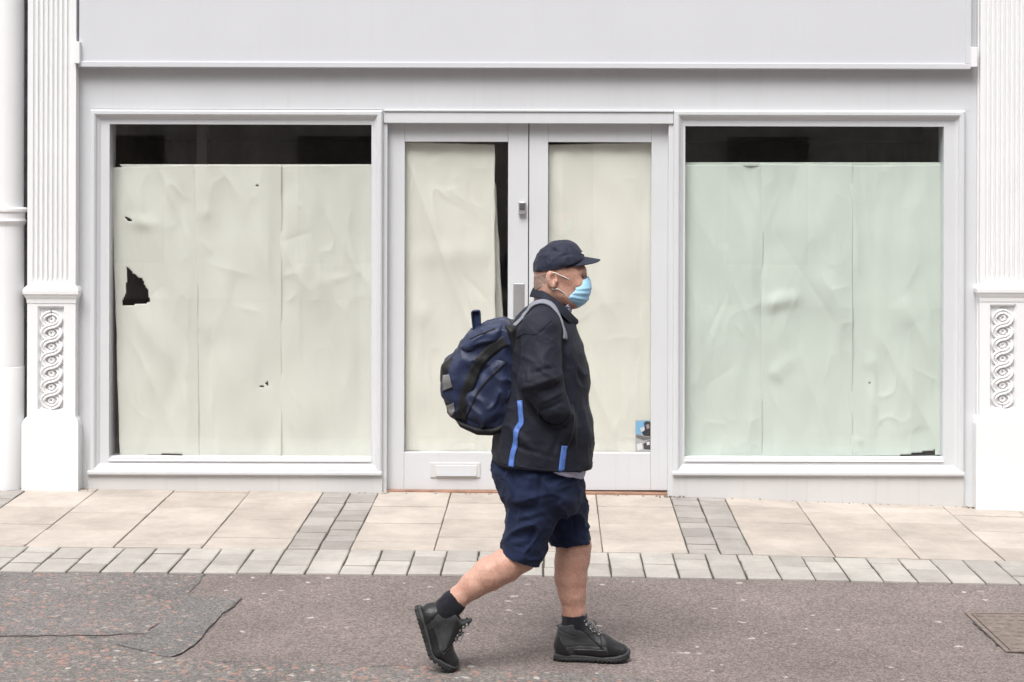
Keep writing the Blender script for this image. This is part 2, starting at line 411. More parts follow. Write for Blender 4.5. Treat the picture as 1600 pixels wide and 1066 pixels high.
def piece(name, x0, x1, y0, y1, gap, mat, th=0.05, ch=0.004, proud=0.0, gapy=None):
    g = gap / 2; gy = (gap if gapy is None else gapy) / 2; x0 += g; x1 -= g; y0 += gy; y1 -= gy
    j = lambda s: random.uniform(-s, s)
    t = j(0.0012) + proud; tx, ty = j(0.0015), j(0.0015); e = min(0.003, gap * 0.3)
    def z(x, y): return gz(x, y) + t + tx * (x - x0) / (x1 - x0) + ty * (y - y0) / (y1 - y0)
    base = [(x0 + j(e), y0 + j(e)), (x1 + j(e), y0 + j(e)), (x1 + j(e), y1 + j(e)), (x0 + j(e), y1 + j(e))]
    sg = [(1, 1), (-1, 1), (-1, -1), (1, -1)]
    top = [(x + a * ch, y + b * ch) for (x, y), (a, b) in zip(base, sg)]
    v = [(x, y, z(x, y) - th) for x, y in base] + [(x, y, z(x, y) - ch * 0.7) for x, y in base] + [(x, y, z(x, y)) for x, y in top]
    f = []
    for a in range(4):
        b = (a + 1) % 4; f += [(a, b, 4 + b, 4 + a), (4 + a, 4 + b, 8 + b, 8 + a)]
    f.append((8, 9, 10, 11))
    return link(name, mesh_from(name, v, f), mat, pavement)
# slab columns, each with its own start offset (metres from the shop front to its first joint)
cols = [(-5.0, -4.53, .2), (-4.53, -4.07, .4), (-4.07, -3.62, .1), (-3.27, -2.845, .10), (-2.845, -2.365, .24), (-2.365, -1.89, .08), (-1.89, -1.432, .36), (-1.088, -.635, .42), (-.635, -.18, .30),
        (-.18, .275, .12), (.275, .738, .36), (1.082, 1.53, .25), (1.53, 1.985, .35), (1.985, 2.445, .14), (2.445, 2.9, .30), (2.9, 3.35, .15), (3.35, 3.8, .33)]
for x0, x1, o in cols:
    ys = [0.02, -o]
    while ys[-1] > BAND_Y + 0.46: ys.append(ys[-1] - 0.452)
    if ys[-1] - BAND_Y < 0.06: ys.pop()
    ys.append(BAND_Y)
    for a, b in zip(ys[:-1], ys[1:]): piece('paving_slab', x0, x1, b, a, 0.0065, M['slab'], gapy=0.013)
for x0 in (-3.62, -1.432, 0.738):
    for k in range(2):
        xa = x0 + k * 0.172; y = 0.02; first = True
        while y > BAND_Y + 0.01:
            ln = random.choice((0.12, 0.15, 0.17, 0.22)); b = max(BAND_Y, y - ln)
            if b - BAND_Y < 0.06: b = BAND_Y
            piece('paving_block', xa, xa + 0.172, b, y, 0.009, M['block'], gapy=0.015); y = b
x = -1.432 - 0.1735 * 16; c = 0
while x < 3.6:
    ys = [BAND_Y, BAND_Y - 0.24, KERB_Y] if c % 2 else [BAND_Y, BAND_Y - 0.12, BAND_Y - 0.34, KERB_Y]
    for a, b in zip(ys[:-1], ys[1:]): piece('kerb_block', x, x + 0.1735, b + random.uniform(-.01, .01) * (b != KERB_Y), a, 0.0095, M['kerb'], 0.09, 0.006, gapy=0.014)
    x += 0.1735; c += 1

# ------------------------------------------------------------------ shop front
shop = empty('shop_front', P(820, 770, 0)); tag(shop, 'empty shop front painted pale grey, with two papered windows and double doors', 'shop')
GL = -0.35                                    # everything runs below ground a little
def fbox(name, px0, px1, py0, py1, y0, y1, mat, parent, bevel=0.004, zb=None):
    a, b = P(px0, py0, y0), P(px1, py1, y0)
    return MB().box(a.x, b.x, y0, y1, b.z if zb is None else zb, a.z).build(name, mat, parent, bevel=bevel)
def sweep_frame(name, px0, px1, py0, py1, prof, mat, parent, yref=0.0):
    """mitred picture-frame moulding; prof = (inward distance, y) from the outer edge"""
    a, b = P(px0, py0, yref), P(px1, py1, yref)
    v, f = [], []; n = len(prof)
    corners = [(a.x, b.z, 1, 1), (b.x, b.z, -1, 1), (b.x, a.z, -1, -1), (a.x, a.z, 1, -1)]
    for cx, cz, sx, sz in corners:
        for d, y in prof: v.append((cx + sx * d, y, cz + sz * d))
    for c in range(4):
        e = (c + 1) % 4
        for i in range(n - 1): f.append((c * n + i, e * n + i, e * n + i + 1, c * n + i + 1))
    o = MB().add(v, f).build(name, mat, parent)
    return o
# fascia sign board
YF = -0.085
fa, fb = P(123, 105, YF), P(1517, 108, YF)
fz0 = (fa.z + fb.z) / 2
TOP = 3.75
fascia = MB().box(fa.x, fb.x, YF + 0.008, 0.05, fz0 + 0.0005, TOP).build('fascia', M['fascia'], shop, bevel=0.002)
MB().box(fa.x - 0.001, fb.x + 0.001, YF - 0.006, YF + 0.04, fz0, fz0 + 0.034).build('trim_strip', M['fascia'], fascia, bevel=0.003)
MB().box(fb.x - 0.036, fb.x + 0.0015, YF - 0.005, YF + 0.04, fz0 + 0.0345, TOP).build('trim_strip', M['fascia'], fascia, bevel=0.003)
# frieze panel and upper wall behind
xl, xr = PXv(122), PXv(1524)
ztop = PZv(172)
zbot = -0.5
MB().box(xl - 0.0, xr, -0.012, 0.16, ztop, TOP).build('frieze', M['shop'], shop)
MB().box(-3.7, 3.7, 0.165, 0.4, 2.62, 7.5).build('upper_wall', M['white'], shop)
# outer posts beside the pilasters
MB().box(xl, PXv(143), -0.011, 0.16, zbot, ztop + 0.001).build('post', M['shop'], shop)
MB().box(PXv(1504), xr, -0.011, 0.16, zbot, ztop + 0.001).build('post', M['shop'], shop)
MB().box(PXv(597), PXv(605), -0.010, 0.16, zbot, ztop + 0.002).build('post', M['shop'], shop, bevel=0.002)
MB().box(PXv(1044), PXv(1053), -0.010, 0.16, zbot, ztop + 0.002).build('post', M['shop'], shop, bevel=0.002)
# door head: transom board with small top bead
za, zb = PZv(175), PZv(193)
MB().box(PXv(599), PXv(1051), -0.022, 0.12, zb, za).build('transom', M['shop'], shop, bevel=0.003)
MB().box(PXv(600), PXv(1051), -0.031, 0.0, za, PZv(171.5)).build('transom_bead', M['shop'], shop, bevel=0.003)
prof = [(0.0, 0.14), (0.0, -0.018), (0.004, -0.040), (0.012, -0.047), (0.030, -0.047), (0.038, -0.040), (0.044, -0.026), (0.056, -0.018), (0.062, -0.012)]
def window(px0, px1, py0, py1, gx0, gx1, gy0, gy1, gmat, lab):
    w = empty('window', P((px0 + px1) / 2, py1, 0)); w.parent = shop; w.matrix_parent_inverse = parent_world(shop).inverted()
    w['label'] = lab
    pl = PXv(gx0) - PXv(px0)
    sweep_frame('window_frame', px0, px1, py0, py1, prof, M['shop'], w)
    # inner sash between the moulding and the glass, with a step down to the pane
    a, b = P(px0, py0, 0), P(px1, py1, 0); g0, g1 = P(gx0, gy0, 0), P(gx1, gy1, 0)
    mb = MB()
    e = 0.058
    mb.box(a.x + e, g0.x, -0.012, 0.14, b.z + e, a.z - e); mb.box(g1.x, b.x - e, -0.012, 0.14, b.z + e, a.z - e)
    mb.box(g0.x, g1.x, -0.012, 0.14, g0.z, a.z - e + 0.0005); mb.box(g0.x, g1.x, -0.012, 0.14, b.z + e, g1.z)
    mb.build('sash', M['shop'], w)
    # sloped glazing bead at the foot
    MB().add([(g0.x, -0.02, g1.z - 0.012), (g1.x, -0.02, g1.z - 0.012), (g1.x, 0.035, g1.z + 0.006), (g0.x, 0.035, g1.z + 0.006), (g0.x, -0.02, g1.z - 0.02), (g1.x, -0.02, g1.z - 0.02)],
             [(0, 1, 2, 3), (4, 5, 1, 0)]).build('sill_bead', M['white2'], w)
    MB().box(g0.x + 0.0005, g1.x - 0.0005, 0.036, 0.042, g1.z + 0.0005, g0.z - 0.0005).build('window_pane', gmat, w)
    return w
wl = window(143, 598, 171, 740, 172, 579.5, 194, 716, M['glass'], 'left window with a torn hole in its paper')
wr = window(1052, 1505, 172, 742, 1070.5, 1473, 197, 716.5, M['glass_g'], 'right window with green tinted glass')
# stall risers with a proud cap
def riser(px0, px1, py0):
    a = P(px0, py0, -0.03); b = P(px1, py0, -0.03)
    r = MB().box(a.x, b.x, -0.030, 0.16, zbot, a.z).build('stall_riser', M['riser'], shop, bevel=0.004)
    MB().box(a.x - 0.001, b.x + 0.0, -0.055, -0.005, a.z - 0.002, a.z + 0.026).build('sill', M['shop'], r, bevel=0.009, seg=3)
riser(137, 597.5, 741); riser(1050.5, 1506.5, 742)
# doors
def door(px0, px1, gx0, gx1, lab):
    y0, y1 = 0.045, 0.095
    d = empty('door', P((px0 + px1) / 2, 767, y0)); d.parent = shop; d.matrix_parent_inverse = parent_world(shop).inverted(); d['label'] = lab
    X = lambda p: PXv(p, y0); Z = lambda p: PZv(p, y0, 820)
    zt, zb_ = Z(192), Z(766)
    MB().box(X(px0), X(gx0), y0, y1, zb_, zt).build('stile', M['shop'], d, bevel=0.003)
    MB().box(X(gx1), X(px1), y0, y1, zb_, zt).build('stile', M['shop'], d, bevel=0.003)
    MB().box(X(gx0) + .0004, X(gx1) - .0004, y0 + 0.0005, y1, Z(222), zt).build('top_rail', M['shop'], d, bevel=0.003)
    MB().box(X(gx0) + .0004, X(gx1) - .0004, y0 + 0.0005, y1, zb_, Z(707.5)).build('bottom_rail', M['shop'], d, bevel=0.003)
    MB().box(X(gx0) + .001, X(gx1) - .001, 0.066, 0.072, Z(707), Z(222.5)).build('door_pane', M['glass'], d)
    return d
dl = door(605.5, 825, 632, 793.5, 'left door with letter plate'); dr = door(826.5, 1043.5, 856, 1017.5, 'right door with a flyer behind its glass')
yd = 0.045
dz0 = PZv(190, yd)
# lock, push plate, letter plate on the left door
X = lambda p: PXv(p, yd); Z = lambda p: PZv(p, yd, 815)
lk = MB().box(X(810), X(821.5), yd - 0.03, yd + 0.002, Z(335), Z(315.5)).build('lock', M['steel'], dl, bevel=0.004)
MB().box(X(811.5), X(820), yd - 0.036, yd - 0.029, Z(327), Z(317)).build('lock_cylinder', M['dark_steel'], lk, bevel=0.003)
MB().box(X(802), X(819.5), yd - 0.006, yd + 0.002, Z(540), Z(443)).build('push_plate', M['steel'], dl, bevel=0.005)
lp = MB().box(X(673), X(751), yd - 0.008, yd + 0.002, Z(746.5), Z(723)).build('letter_plate', M['riser'], dl, bevel=0.004)
MB().box(X(681), X(746), yd - 0.013, yd - 0.007, Z(741), Z(727)).build('letter_flap', M['shop'], lp, bevel=0.002)
MB().box(X(682), X(745), yd - 0.022, yd - 0.007, Z(743.5), Z(741.2)).build('flap_lip', M['shop'], lp, bevel=0.001)
MB().box(X(825.2), X(826.3), yd + 0.012, yd + 0.03, Z(766), Z(193)).build('door_gap_strip', M['gap_black'], dr)  # black strip filling the slit between the two doors
# threshold
xa, xb = PXv(605), PXv(1044)
th = [(xa, 0.0), (xb, 0.0)]
MB().add([(xa, -0.012, zf(xa) - .02), (xb, -0.012, zf(xb) - .02), (xb, -0.012, zf(xb) + .008), (xa, -0.012, zf(xa) + .008), (xa, 0.16, zf(xa) + .01), (xb, 0.16, zf(xb) + .01)],
         [(0, 1, 2, 3), (3, 2, 5, 4)]).build('threshold', M['threshold'], shop)
MB().box(xa, xb, 0.075, 0.16, -0.4, PZv(764, 0.07)).build('threshold_gap_strip', M['gap_black'], shop)  # black strip stands in for the shade in the gap under the doors
# dark empty shop inside
room = empty('shop_interior', (0, 2, -0.1)); room.parent = shop; room.matrix_parent_inverse = parent_world(shop).inverted()
RX0, RX1, RY, RZ = -3.0, 2.75, 4.2, 2.52
MB().add([(RX0, RY, -.3), (RX1, RY, -.3), (RX1, RY, RZ), (RX0, RY, RZ)], [(0, 1, 2, 3)]).build('back_wall', M['room'], room)
MB().add([(RX0, .16, -.3), (RX0, RY, -.3), (RX0, RY, RZ), (RX0, .16, RZ)], [(0, 1, 2, 3)]).build('side_wall', M['room'], room)
MB().add([(RX1, .16, -.3), (RX1, RY, -.3), (RX1, RY, RZ), (RX1, .16, RZ)], [(0, 1, 2, 3)]).build('side_wall', M['room'], room)
MB().add([(RX0, .16, RZ), (RX1, .16, RZ), (RX1, RY, RZ), (RX0, RY, RZ)], [(0, 1, 2, 3)]).build('ceiling', M['room'], room)
MB().add([(RX0, .16, -.12), (RX1, .16, -.12), (RX1, RY, -.12), (RX0, RY, -.12)], [(0, 1, 2, 3)]).build('floor', M['room2'], room)
MB().box(RX0 + .01, RX1 - .01, 1.9, 2.2, 2.24, RZ - .001).build('ceiling_beam', M['room2'], room)
MB().box(-2.45, -2.38, 1.0, 1.07, -.1, RZ - .002).build('column', M['room'], room)
def downlight(px, py, y):
    p = P(px, py, y); mb = MB(); n = 14
    mb.add([(p.x + .05 * math.cos(2 * PI * k / n), y + .05 * math.sin(2 * PI * k / n), RZ - .004) for k in range(n)] + [(p.x + .035 * math.cos(2 * PI * k / n), y + .035 * math.sin(2 * PI * k / n), RZ - .02) for k in range(n)],
           [(k, (k + 1) % n, n + (k + 1) % n, n + k) for k in range(n)] + [tuple(range(n, 2 * n))])
    mb.build('downlight', M['white2'], room)
downlight(1085, 243, 0.9); downlight(520, 240, 0.9); downlight(1400, 240, 1.2)

# ------------------------------------------------------------------ pilasters
def pilaster(px0, px1, base_px, lab, py_off=0.0):
    """px0..px1: width of the fluted shaft"""
    root = empty('pilaster', P((px0 + px1) / 2, base_px, -0.05)); tag(root, lab, 'pilaster', 'white pilasters flanking the shop front')
    YB = -0.085
    x0, x1 = PXv(px0, YB), PXv(px1, YB); w = x1 - x0; zz = lambda p: PZv(p + py_off, YB, (px0 + px1) / 2)
    # shaft with concave flutes ending in round heads
    zlo, zhi = zz(447), 3.6
    nf = 8; m0 = 0.030; pitch = (w - 2 * m0) / nf
    xs = [x0, x0 + 0.004]; ys = [YB + 0.004, YB]
    U = []
    for k in range(nf):
        c = x0 + m0 + pitch * (k + 0.5); r = pitch * 0.40
        for t in range(9):
            a = -1 + 2 * t / 8; U.append((c + r * a, math.sqrt(max(0, 1 - a * a)), k))
    zs = [zlo] + [zz(441) + (zz(433) - zz(441)) * t / 6 for t in range(7)] + [zhi]
    cols_ = [(x0, 0.0, -1), (x0 + 0.02, 0.0, -1)] + U + [(x1 - 0.02, 0.0, -1), (x1, 0.0, -1)]
    v, f = [], []
    for zi, z in enumerate(zs):
        fade = 0.0 if zi <= 1 else min(1.0, math.sqrt(max(0.0, 1 - (1 - (zi - 1) / 6) ** 2)))
        for (xx, d, k) in cols_: v.append((xx, YB + 0.016 * d * fade, z))
    n = len(cols_)
    for j in range(len(zs) - 1):
        for i in range(n - 1): f.append((j * n + i, j * n + i + 1, (j + 1) * n + i + 1, (j + 1) * n + i))
    mb = MB().add(v, f)
    mb.add([(x0, YB, zlo), (x0, 0.25, zlo), (x0, 0.25, zhi), (x0, YB, zhi)], [(0, 1, 2, 3)])
    mb.add([(x1, YB, zlo), (x1, 0.25, zlo), (x1, 0.25, zhi), (x1, YB, zhi)], [(3, 2, 1, 0)])
    mb.build('fluted_shaft', M['white'], root)
    # ledge moulding: stepped profile wrapped round three sides
    def wrap(name, prof, mat=M['white']):
        v, f = [], []; n = len(prof)
        for o, z in prof:
            v += [(x0 - o, 0.2, z), (x0 - o, YB - o, z), (x1 + o, YB - o, z), (x1 + o, 0.2, z)]
        for i in range(n - 1):
            for k in range(3): f.append((4 * i + k, 4 * i + k + 1, 4 * i + k + 5, 4 * i + k + 4))
        return MB().add(v, f).build(name, mat, root)
    wrap('ledge', [(0.002, zz(474)), (0.004, zz(468)), (0.012, zz(464)), (0.016, zz(461)), (0.022, zz(459.5)), (0.023, zz(454)), (0.016, zz(450)), (0.002, zz(446.5)), (-0.03, zz(446))])
    # pedestal with sunk panel
    zt, zb = zz(468), zz(654); pa, pb, pt, pbm = x0 + w * 0.215, x1 - w * 0.235, zz(478.5), zz(642)
    yp = YB + 0.001
    mb = MB()
    fr = [(x0, zb), (x1, zb), (x1, zt), (x0, zt)]; inn = [(pa, pbm), (pb, pbm), (pb, pt), (pa, pt)]; s = 0.014; inn2 = [(pa + s, pbm + s), (pb - s, pbm + s), (pb - s, pt - s), (pa + s, pt - s)]
    v = [(x, yp, z) for x, z in fr] + [(x, yp, z) for x, z in inn] + [(x, yp + 0.026, z) for x, z in inn2]
    f = [(k, (k + 1) % 4, 4 + (k + 1) % 4, 4 + k) for k in range(4)] + [(4 + k, 4 + (k + 1) % 4, 8 + (k + 1) % 4, 8 + k) for k in range(4)] + [(8, 9, 10, 11)]
    mb.add(v, f)
    mb.add([(x0, yp, zb), (x0, 0.2, zb), (x0, 0.2, zt), (x0, yp, zt)], [(0, 1, 2, 3)]); mb.add([(x1, yp, zb), (x1, 0.2, zb), (x1, 0.2, zt), (x1, yp, zt)], [(0, 1, 2, 3)])
    ped = mb.build('panelled_pedestal', M['white'], root)
    # carved guilloche: two plaited bands round a row of bosses
    yg = yp + 0.026; cxg = (pa + pb) / 2; zA, zB_ = zz(500), zz(626.5); sp = (zA - zB_) / 6; A = (pb - pa) / 2 - 0.030
    for sgn in (1, -1):
        path = []
        nst = 7 * 20
        for k in range(nst + 1):
            t = -0.5 + 7 * k / nst
            ph = math.cos(PI * t); sh = math.copysign(abs(ph) ** 0.55, ph)
            x = sgn * A * sh; zc = zA - sp * t
            over = 0.006 * math.sin(PI * t) * sgn
            path.append((cxg + x, yg - 0.012 - over, zc))
        v, f = [], []
        prof_ = [(-.0165, .012), (-.0165, -.004), (-.011, -.010), (-.004, -.006), (0, -.001), (.004, -.006), (.011, -.010), (.0165, -.004), (.0165, .012)]
        for i, p in enumerate(path):
            a, b = path[max(0, i - 1)], path[min(len(path) - 1, i + 1)]
            tx, tz = b[0] - a[0], b[2] - a[2]; ln = math.hypot(tx, tz) or 1; nx_, nz_ = -tz / ln, tx / ln
            for o, dy in prof_: v.append((p[0] + nx_ * o, p[1] + dy, p[2] + nz_ * o))
        m_ = len(prof_)
        for i in range(len(path) - 1):
            for k in range(m_ - 1): f.append((i * m_ + k, i * m_ + k + 1, (i + 1) * m_ + k + 1, (i + 1) * m_ + k))
        MB().add(v, f).build('plaited_band', M['white'], ped, smooth=True)
    bv, bf = [], []; nseg = 16
    bp = [(0.0, -0.004), (0.0055, -0.004), (0.007, -0.014), (0.017, -0.017), (0.022, -0.010), (0.024, 0.002)]
    for r, y in bp:
        for k in range(nseg): bv.append((r * math.cos(2 * PI * k / nseg), y, r * math.sin(2 * PI * k / nseg)))
    for i in range(len(bp) - 1):
        for k in range(nseg): bf.append((i * nseg + k, i * nseg + (k + 1) % nseg, (i + 1) * nseg + (k + 1) % nseg, (i + 1) * nseg + k))
    bm_ = mesh_from('boss', bv, bf, True)
    for k in range(7):
        o = link('carved_boss', bm_, M['white'], ped); o.location = (cxg, yg, zA - sp * k)
    # plinth
    gzb = min(zf(x0), zf(x1)) - 0.3
    wrap('plinth', [(0.026, gzb), (0.026, zz(665)), (0.018, zz(657)), (0.004, zz(652)), (-0.02, zz(651))])
    return root
pilaster(42.5, 118, 760, 'white fluted pilaster with carved plaited panel, left of the shop beside the drainpipe')
pilaster(1531, 1606, 793, 'white fluted pilaster with carved plaited panel, right of the shop at the photo edge', -2.5)
# filler returns beside the shafts, with the little brackets that hold the sign board
mb = MB().box(PXv(118) - 0.02, xl, -0.055, 0.16, PZv(448), 3.6).build('return_strip', M['white'], shop)
MB().box(PXv(118, -.1) - .012, PXv(124, -.1), -0.11, -0.0, PZv(101, -.1), PZv(67, -.1)).build('sign_bracket', M['white'], fascia, bevel=0.003)
MB().box(PXv(1516, -.1), PXv(1526, -.1), -0.11, 0.0, PZv(103, -.1), PZv(72, -.1)).build('sign_bracket', M['white'], fascia, bevel=0.003)
MB().box(xr, PXv(1534), -0.045, 0.16, zbot, 3.6).build('return_strip', M['white'], shop)
MB().box(PXv(115), xl, -0.03, 0.16, zbot, PZv(449)).build('return_strip', M['shop'], shop)

# ------------------------------------------------------------------ left neighbour and drainpipe
nb = empty('neighbouring_building', (-5.2, 0.2, -0.1)); tag(nb, 'grey rendered neighbouring wall seen as a dark strip behind the left drainpipe', 'building')
MB().box(-9, PXv(60), 0.12, 0.5, -0.5, 7.5).build('wall', M['dirty'], nb)
MB().box(-9, -3.66, 0.02, 0.12, -0.5, 7.5).build('pier', M['white'], nb)
nb2 = empty('neighbouring_building', (5.2, 0.2, -0.2)); tag(nb2, 'white rendered neighbouring wall beyond the right pilaster', 'building')
MB().box(PXv(1615), 9, 0.0, 0.5, -0.6, 7.5).build('wall', M['white'], nb2)
dp = empty('drainpipe', P(12, 755, -0.05)); tag(dp, 'thick white cast iron drainpipe with collar at the left edge', 'drainpipe')
YP = -0.06; x0, x1 = PXv(-12, YP), PXv(34.5, YP); pc = (x0 + x1) / 2; pr = (x1 - x0) / 2
def lathe(prof, n=40):
    v, f = [], []
    for r, z in prof:
        for k in range(n): v.append((pc + r * math.cos(2 * PI * k / n), YP + 0.03 + r * math.sin(2 * PI * k / n), z))
    for i in range(len(prof) - 1):
        for k in range(n): f.append((i * n + k, i * n + (k + 1) % n, (i + 1) * n + (k + 1) % n, (i + 1) * n + k))
    return v, f
z = lambda p: PZv(p, YP, 20)
MB().add(*lathe([(pr - .004, z(334)), (pr - .003, 3.6)])).build('upper_pipe', M['white2'], dp, smooth=True)
MB().add(*lathe([(pr, z(572)), (pr + .0, z(350)), ])).build('lower_pipe', M['white2'], dp, smooth=True)
MB().add(*lathe([(pr + .002, z(800)), (pr + .002, z(750)), (pr + .003, z(574)), (pr + .001, z(572.5)), (pr - .004, z(572))])).build('pipe_foot', M['white2'], dp, smooth=True)
MB().add(*lathe([(pr, z(354)), (pr + .004, z(351)), (pr + .018, z(345)), (pr + .014, z(341)), (pr + .014, z(333)), (pr + .024, z(330)), (pr + .024, z(326)), (pr + .01, z(324.5)), (pr - .006, z(324))])).build('collar', M['white2'], dp)
mb = MB().box(pc + pr * .75, pc + pr + 0.03, YP + 0.02, 0.13, z(344), z(332)).build('wall_bracket', M['tar'], dp)

# grit and old leaves swept into the corners at the foot of the front
mb = MB(); r_ = random.Random(3)
for cx_, wd_, n_ in ((PXv(130), .05, 40), (PXv(1516), .07, 50), (PXv(1046), .10, 40), (PXv(38), .05, 30), (PXv(604), .03, 16), (PXv(800), 2.2, 60), (PXv(1300), 1.6, 30)):
    for k in range(n_):
        x_ = cx_ + r_.gauss(0, wd_ * .5) if wd_ < 1 else cx_ + r_.uniform(-.5, .5) * wd_
        y_ = r_.uniform(-.055, -.034) - (abs(r_.gauss(0, .02)) if wd_ < 1 else 0.0); s_ = r_.uniform(.002, .007); z_ = gz(x_, y_)
        a_ = r_.uniform(0, PI); c_, d_ = math.cos(a_) * s_, math.sin(a_) * s_
        mb.add([(x_ - c_, y_ - d_, z_), (x_ + d_, y_ - c_, z_), (x_ + c_, y_ + d_, z_ + s_ * .5), (x_ - d_, y_ + c_, z_ + s_ * .4), (x_, y_, z_ + s_)], [(0, 1, 4), (1, 2, 4), (2, 3, 4), (3, 0, 4)])
tag(mb.build('grit', plain('brown_grit', (0.10, 0.075, 0.055), 0.95, 0.5, 40)), 'brown grit and leaf crumbs along the foot of the shop front', 'grit', kind='stuff')

# ------------------------------------------------------------------ other side of the street (unseen, added for its shade and reflection)
M['brick'] = plain('pale_stone', (0.58, 0.54, 0.50), 0.9, 0.25, 3, 0.3, 40)  # paleness chosen to brighten the reflection in the shop glass
M['dark_glass'] = plain('dark_window', (0.03, 0.033, 0.036), 0.1, 0.1, 2)
opp = empty('opposite_building', (0, -14.6, 0)); tag(opp, 'unseen pale terrace across the street, added for its shade and reflection in the shop glass', 'building')
MB().box(-22, 22, -18, -14.6, -1, 11.0).build('wall', M['brick'], opp)
for k in range(-6, 7):
    for z_ in (0.55, 4.6): MB().box(k * 3.2 - .6, k * 3.2 + .6, -14.595, -14.50, z_, z_ + 1.9).build('window_panel', M['dark_glass'], opp)

# ------------------------------------------------------------------ noise for sheets and cloth
class VN:
    def __init__(s, seed, n=64): s.n = n; s.g = np.random.default_rng(seed).random((n, n, n)).astype(np.float32) * 2 - 1
    def __call__(s, p):
        p = np.asarray(p, dtype=np.float64); i = np.floor(p).astype(int); t = p - i; t = t * t * t * (t * (t * 6 - 15) + 10); i %= s.n; j = (i + 1) % s.n; g = s.g
        x0, y0, z0 = i[:, 0], i[:, 1], i[:, 2]; x1, y1, z1 = j[:, 0], j[:, 1], j[:, 2]; a, b, c = t[:, 0], t[:, 1], t[:, 2]
        l = lambda u, v_, w: u + (v_ - u) * w
        return l(l(l(g[x0, y0, z0], g[x1, y0, z0], a), l(g[x0, y1, z0], g[x1, y1, z0], a), b), l(l(g[x0, y0, z1], g[x1, y0, z1], a), l(g[x0, y1, z1], g[x1, y1, z1], a), b), c)
VN1, VN2, VN3 = VN(1), VN(2), VN(3)
def ridged(p, vn=VN1, w=None, sharp=2.0):
    p = np.asarray(p)
    q = p + 0.6 * np.stack([VN2(p * 0.6), VN2(p * 0.6 + 17.3), VN2(p * 0.6 + 31.7)], 1)
    return (1 - np.abs(vn(q))) ** sharp

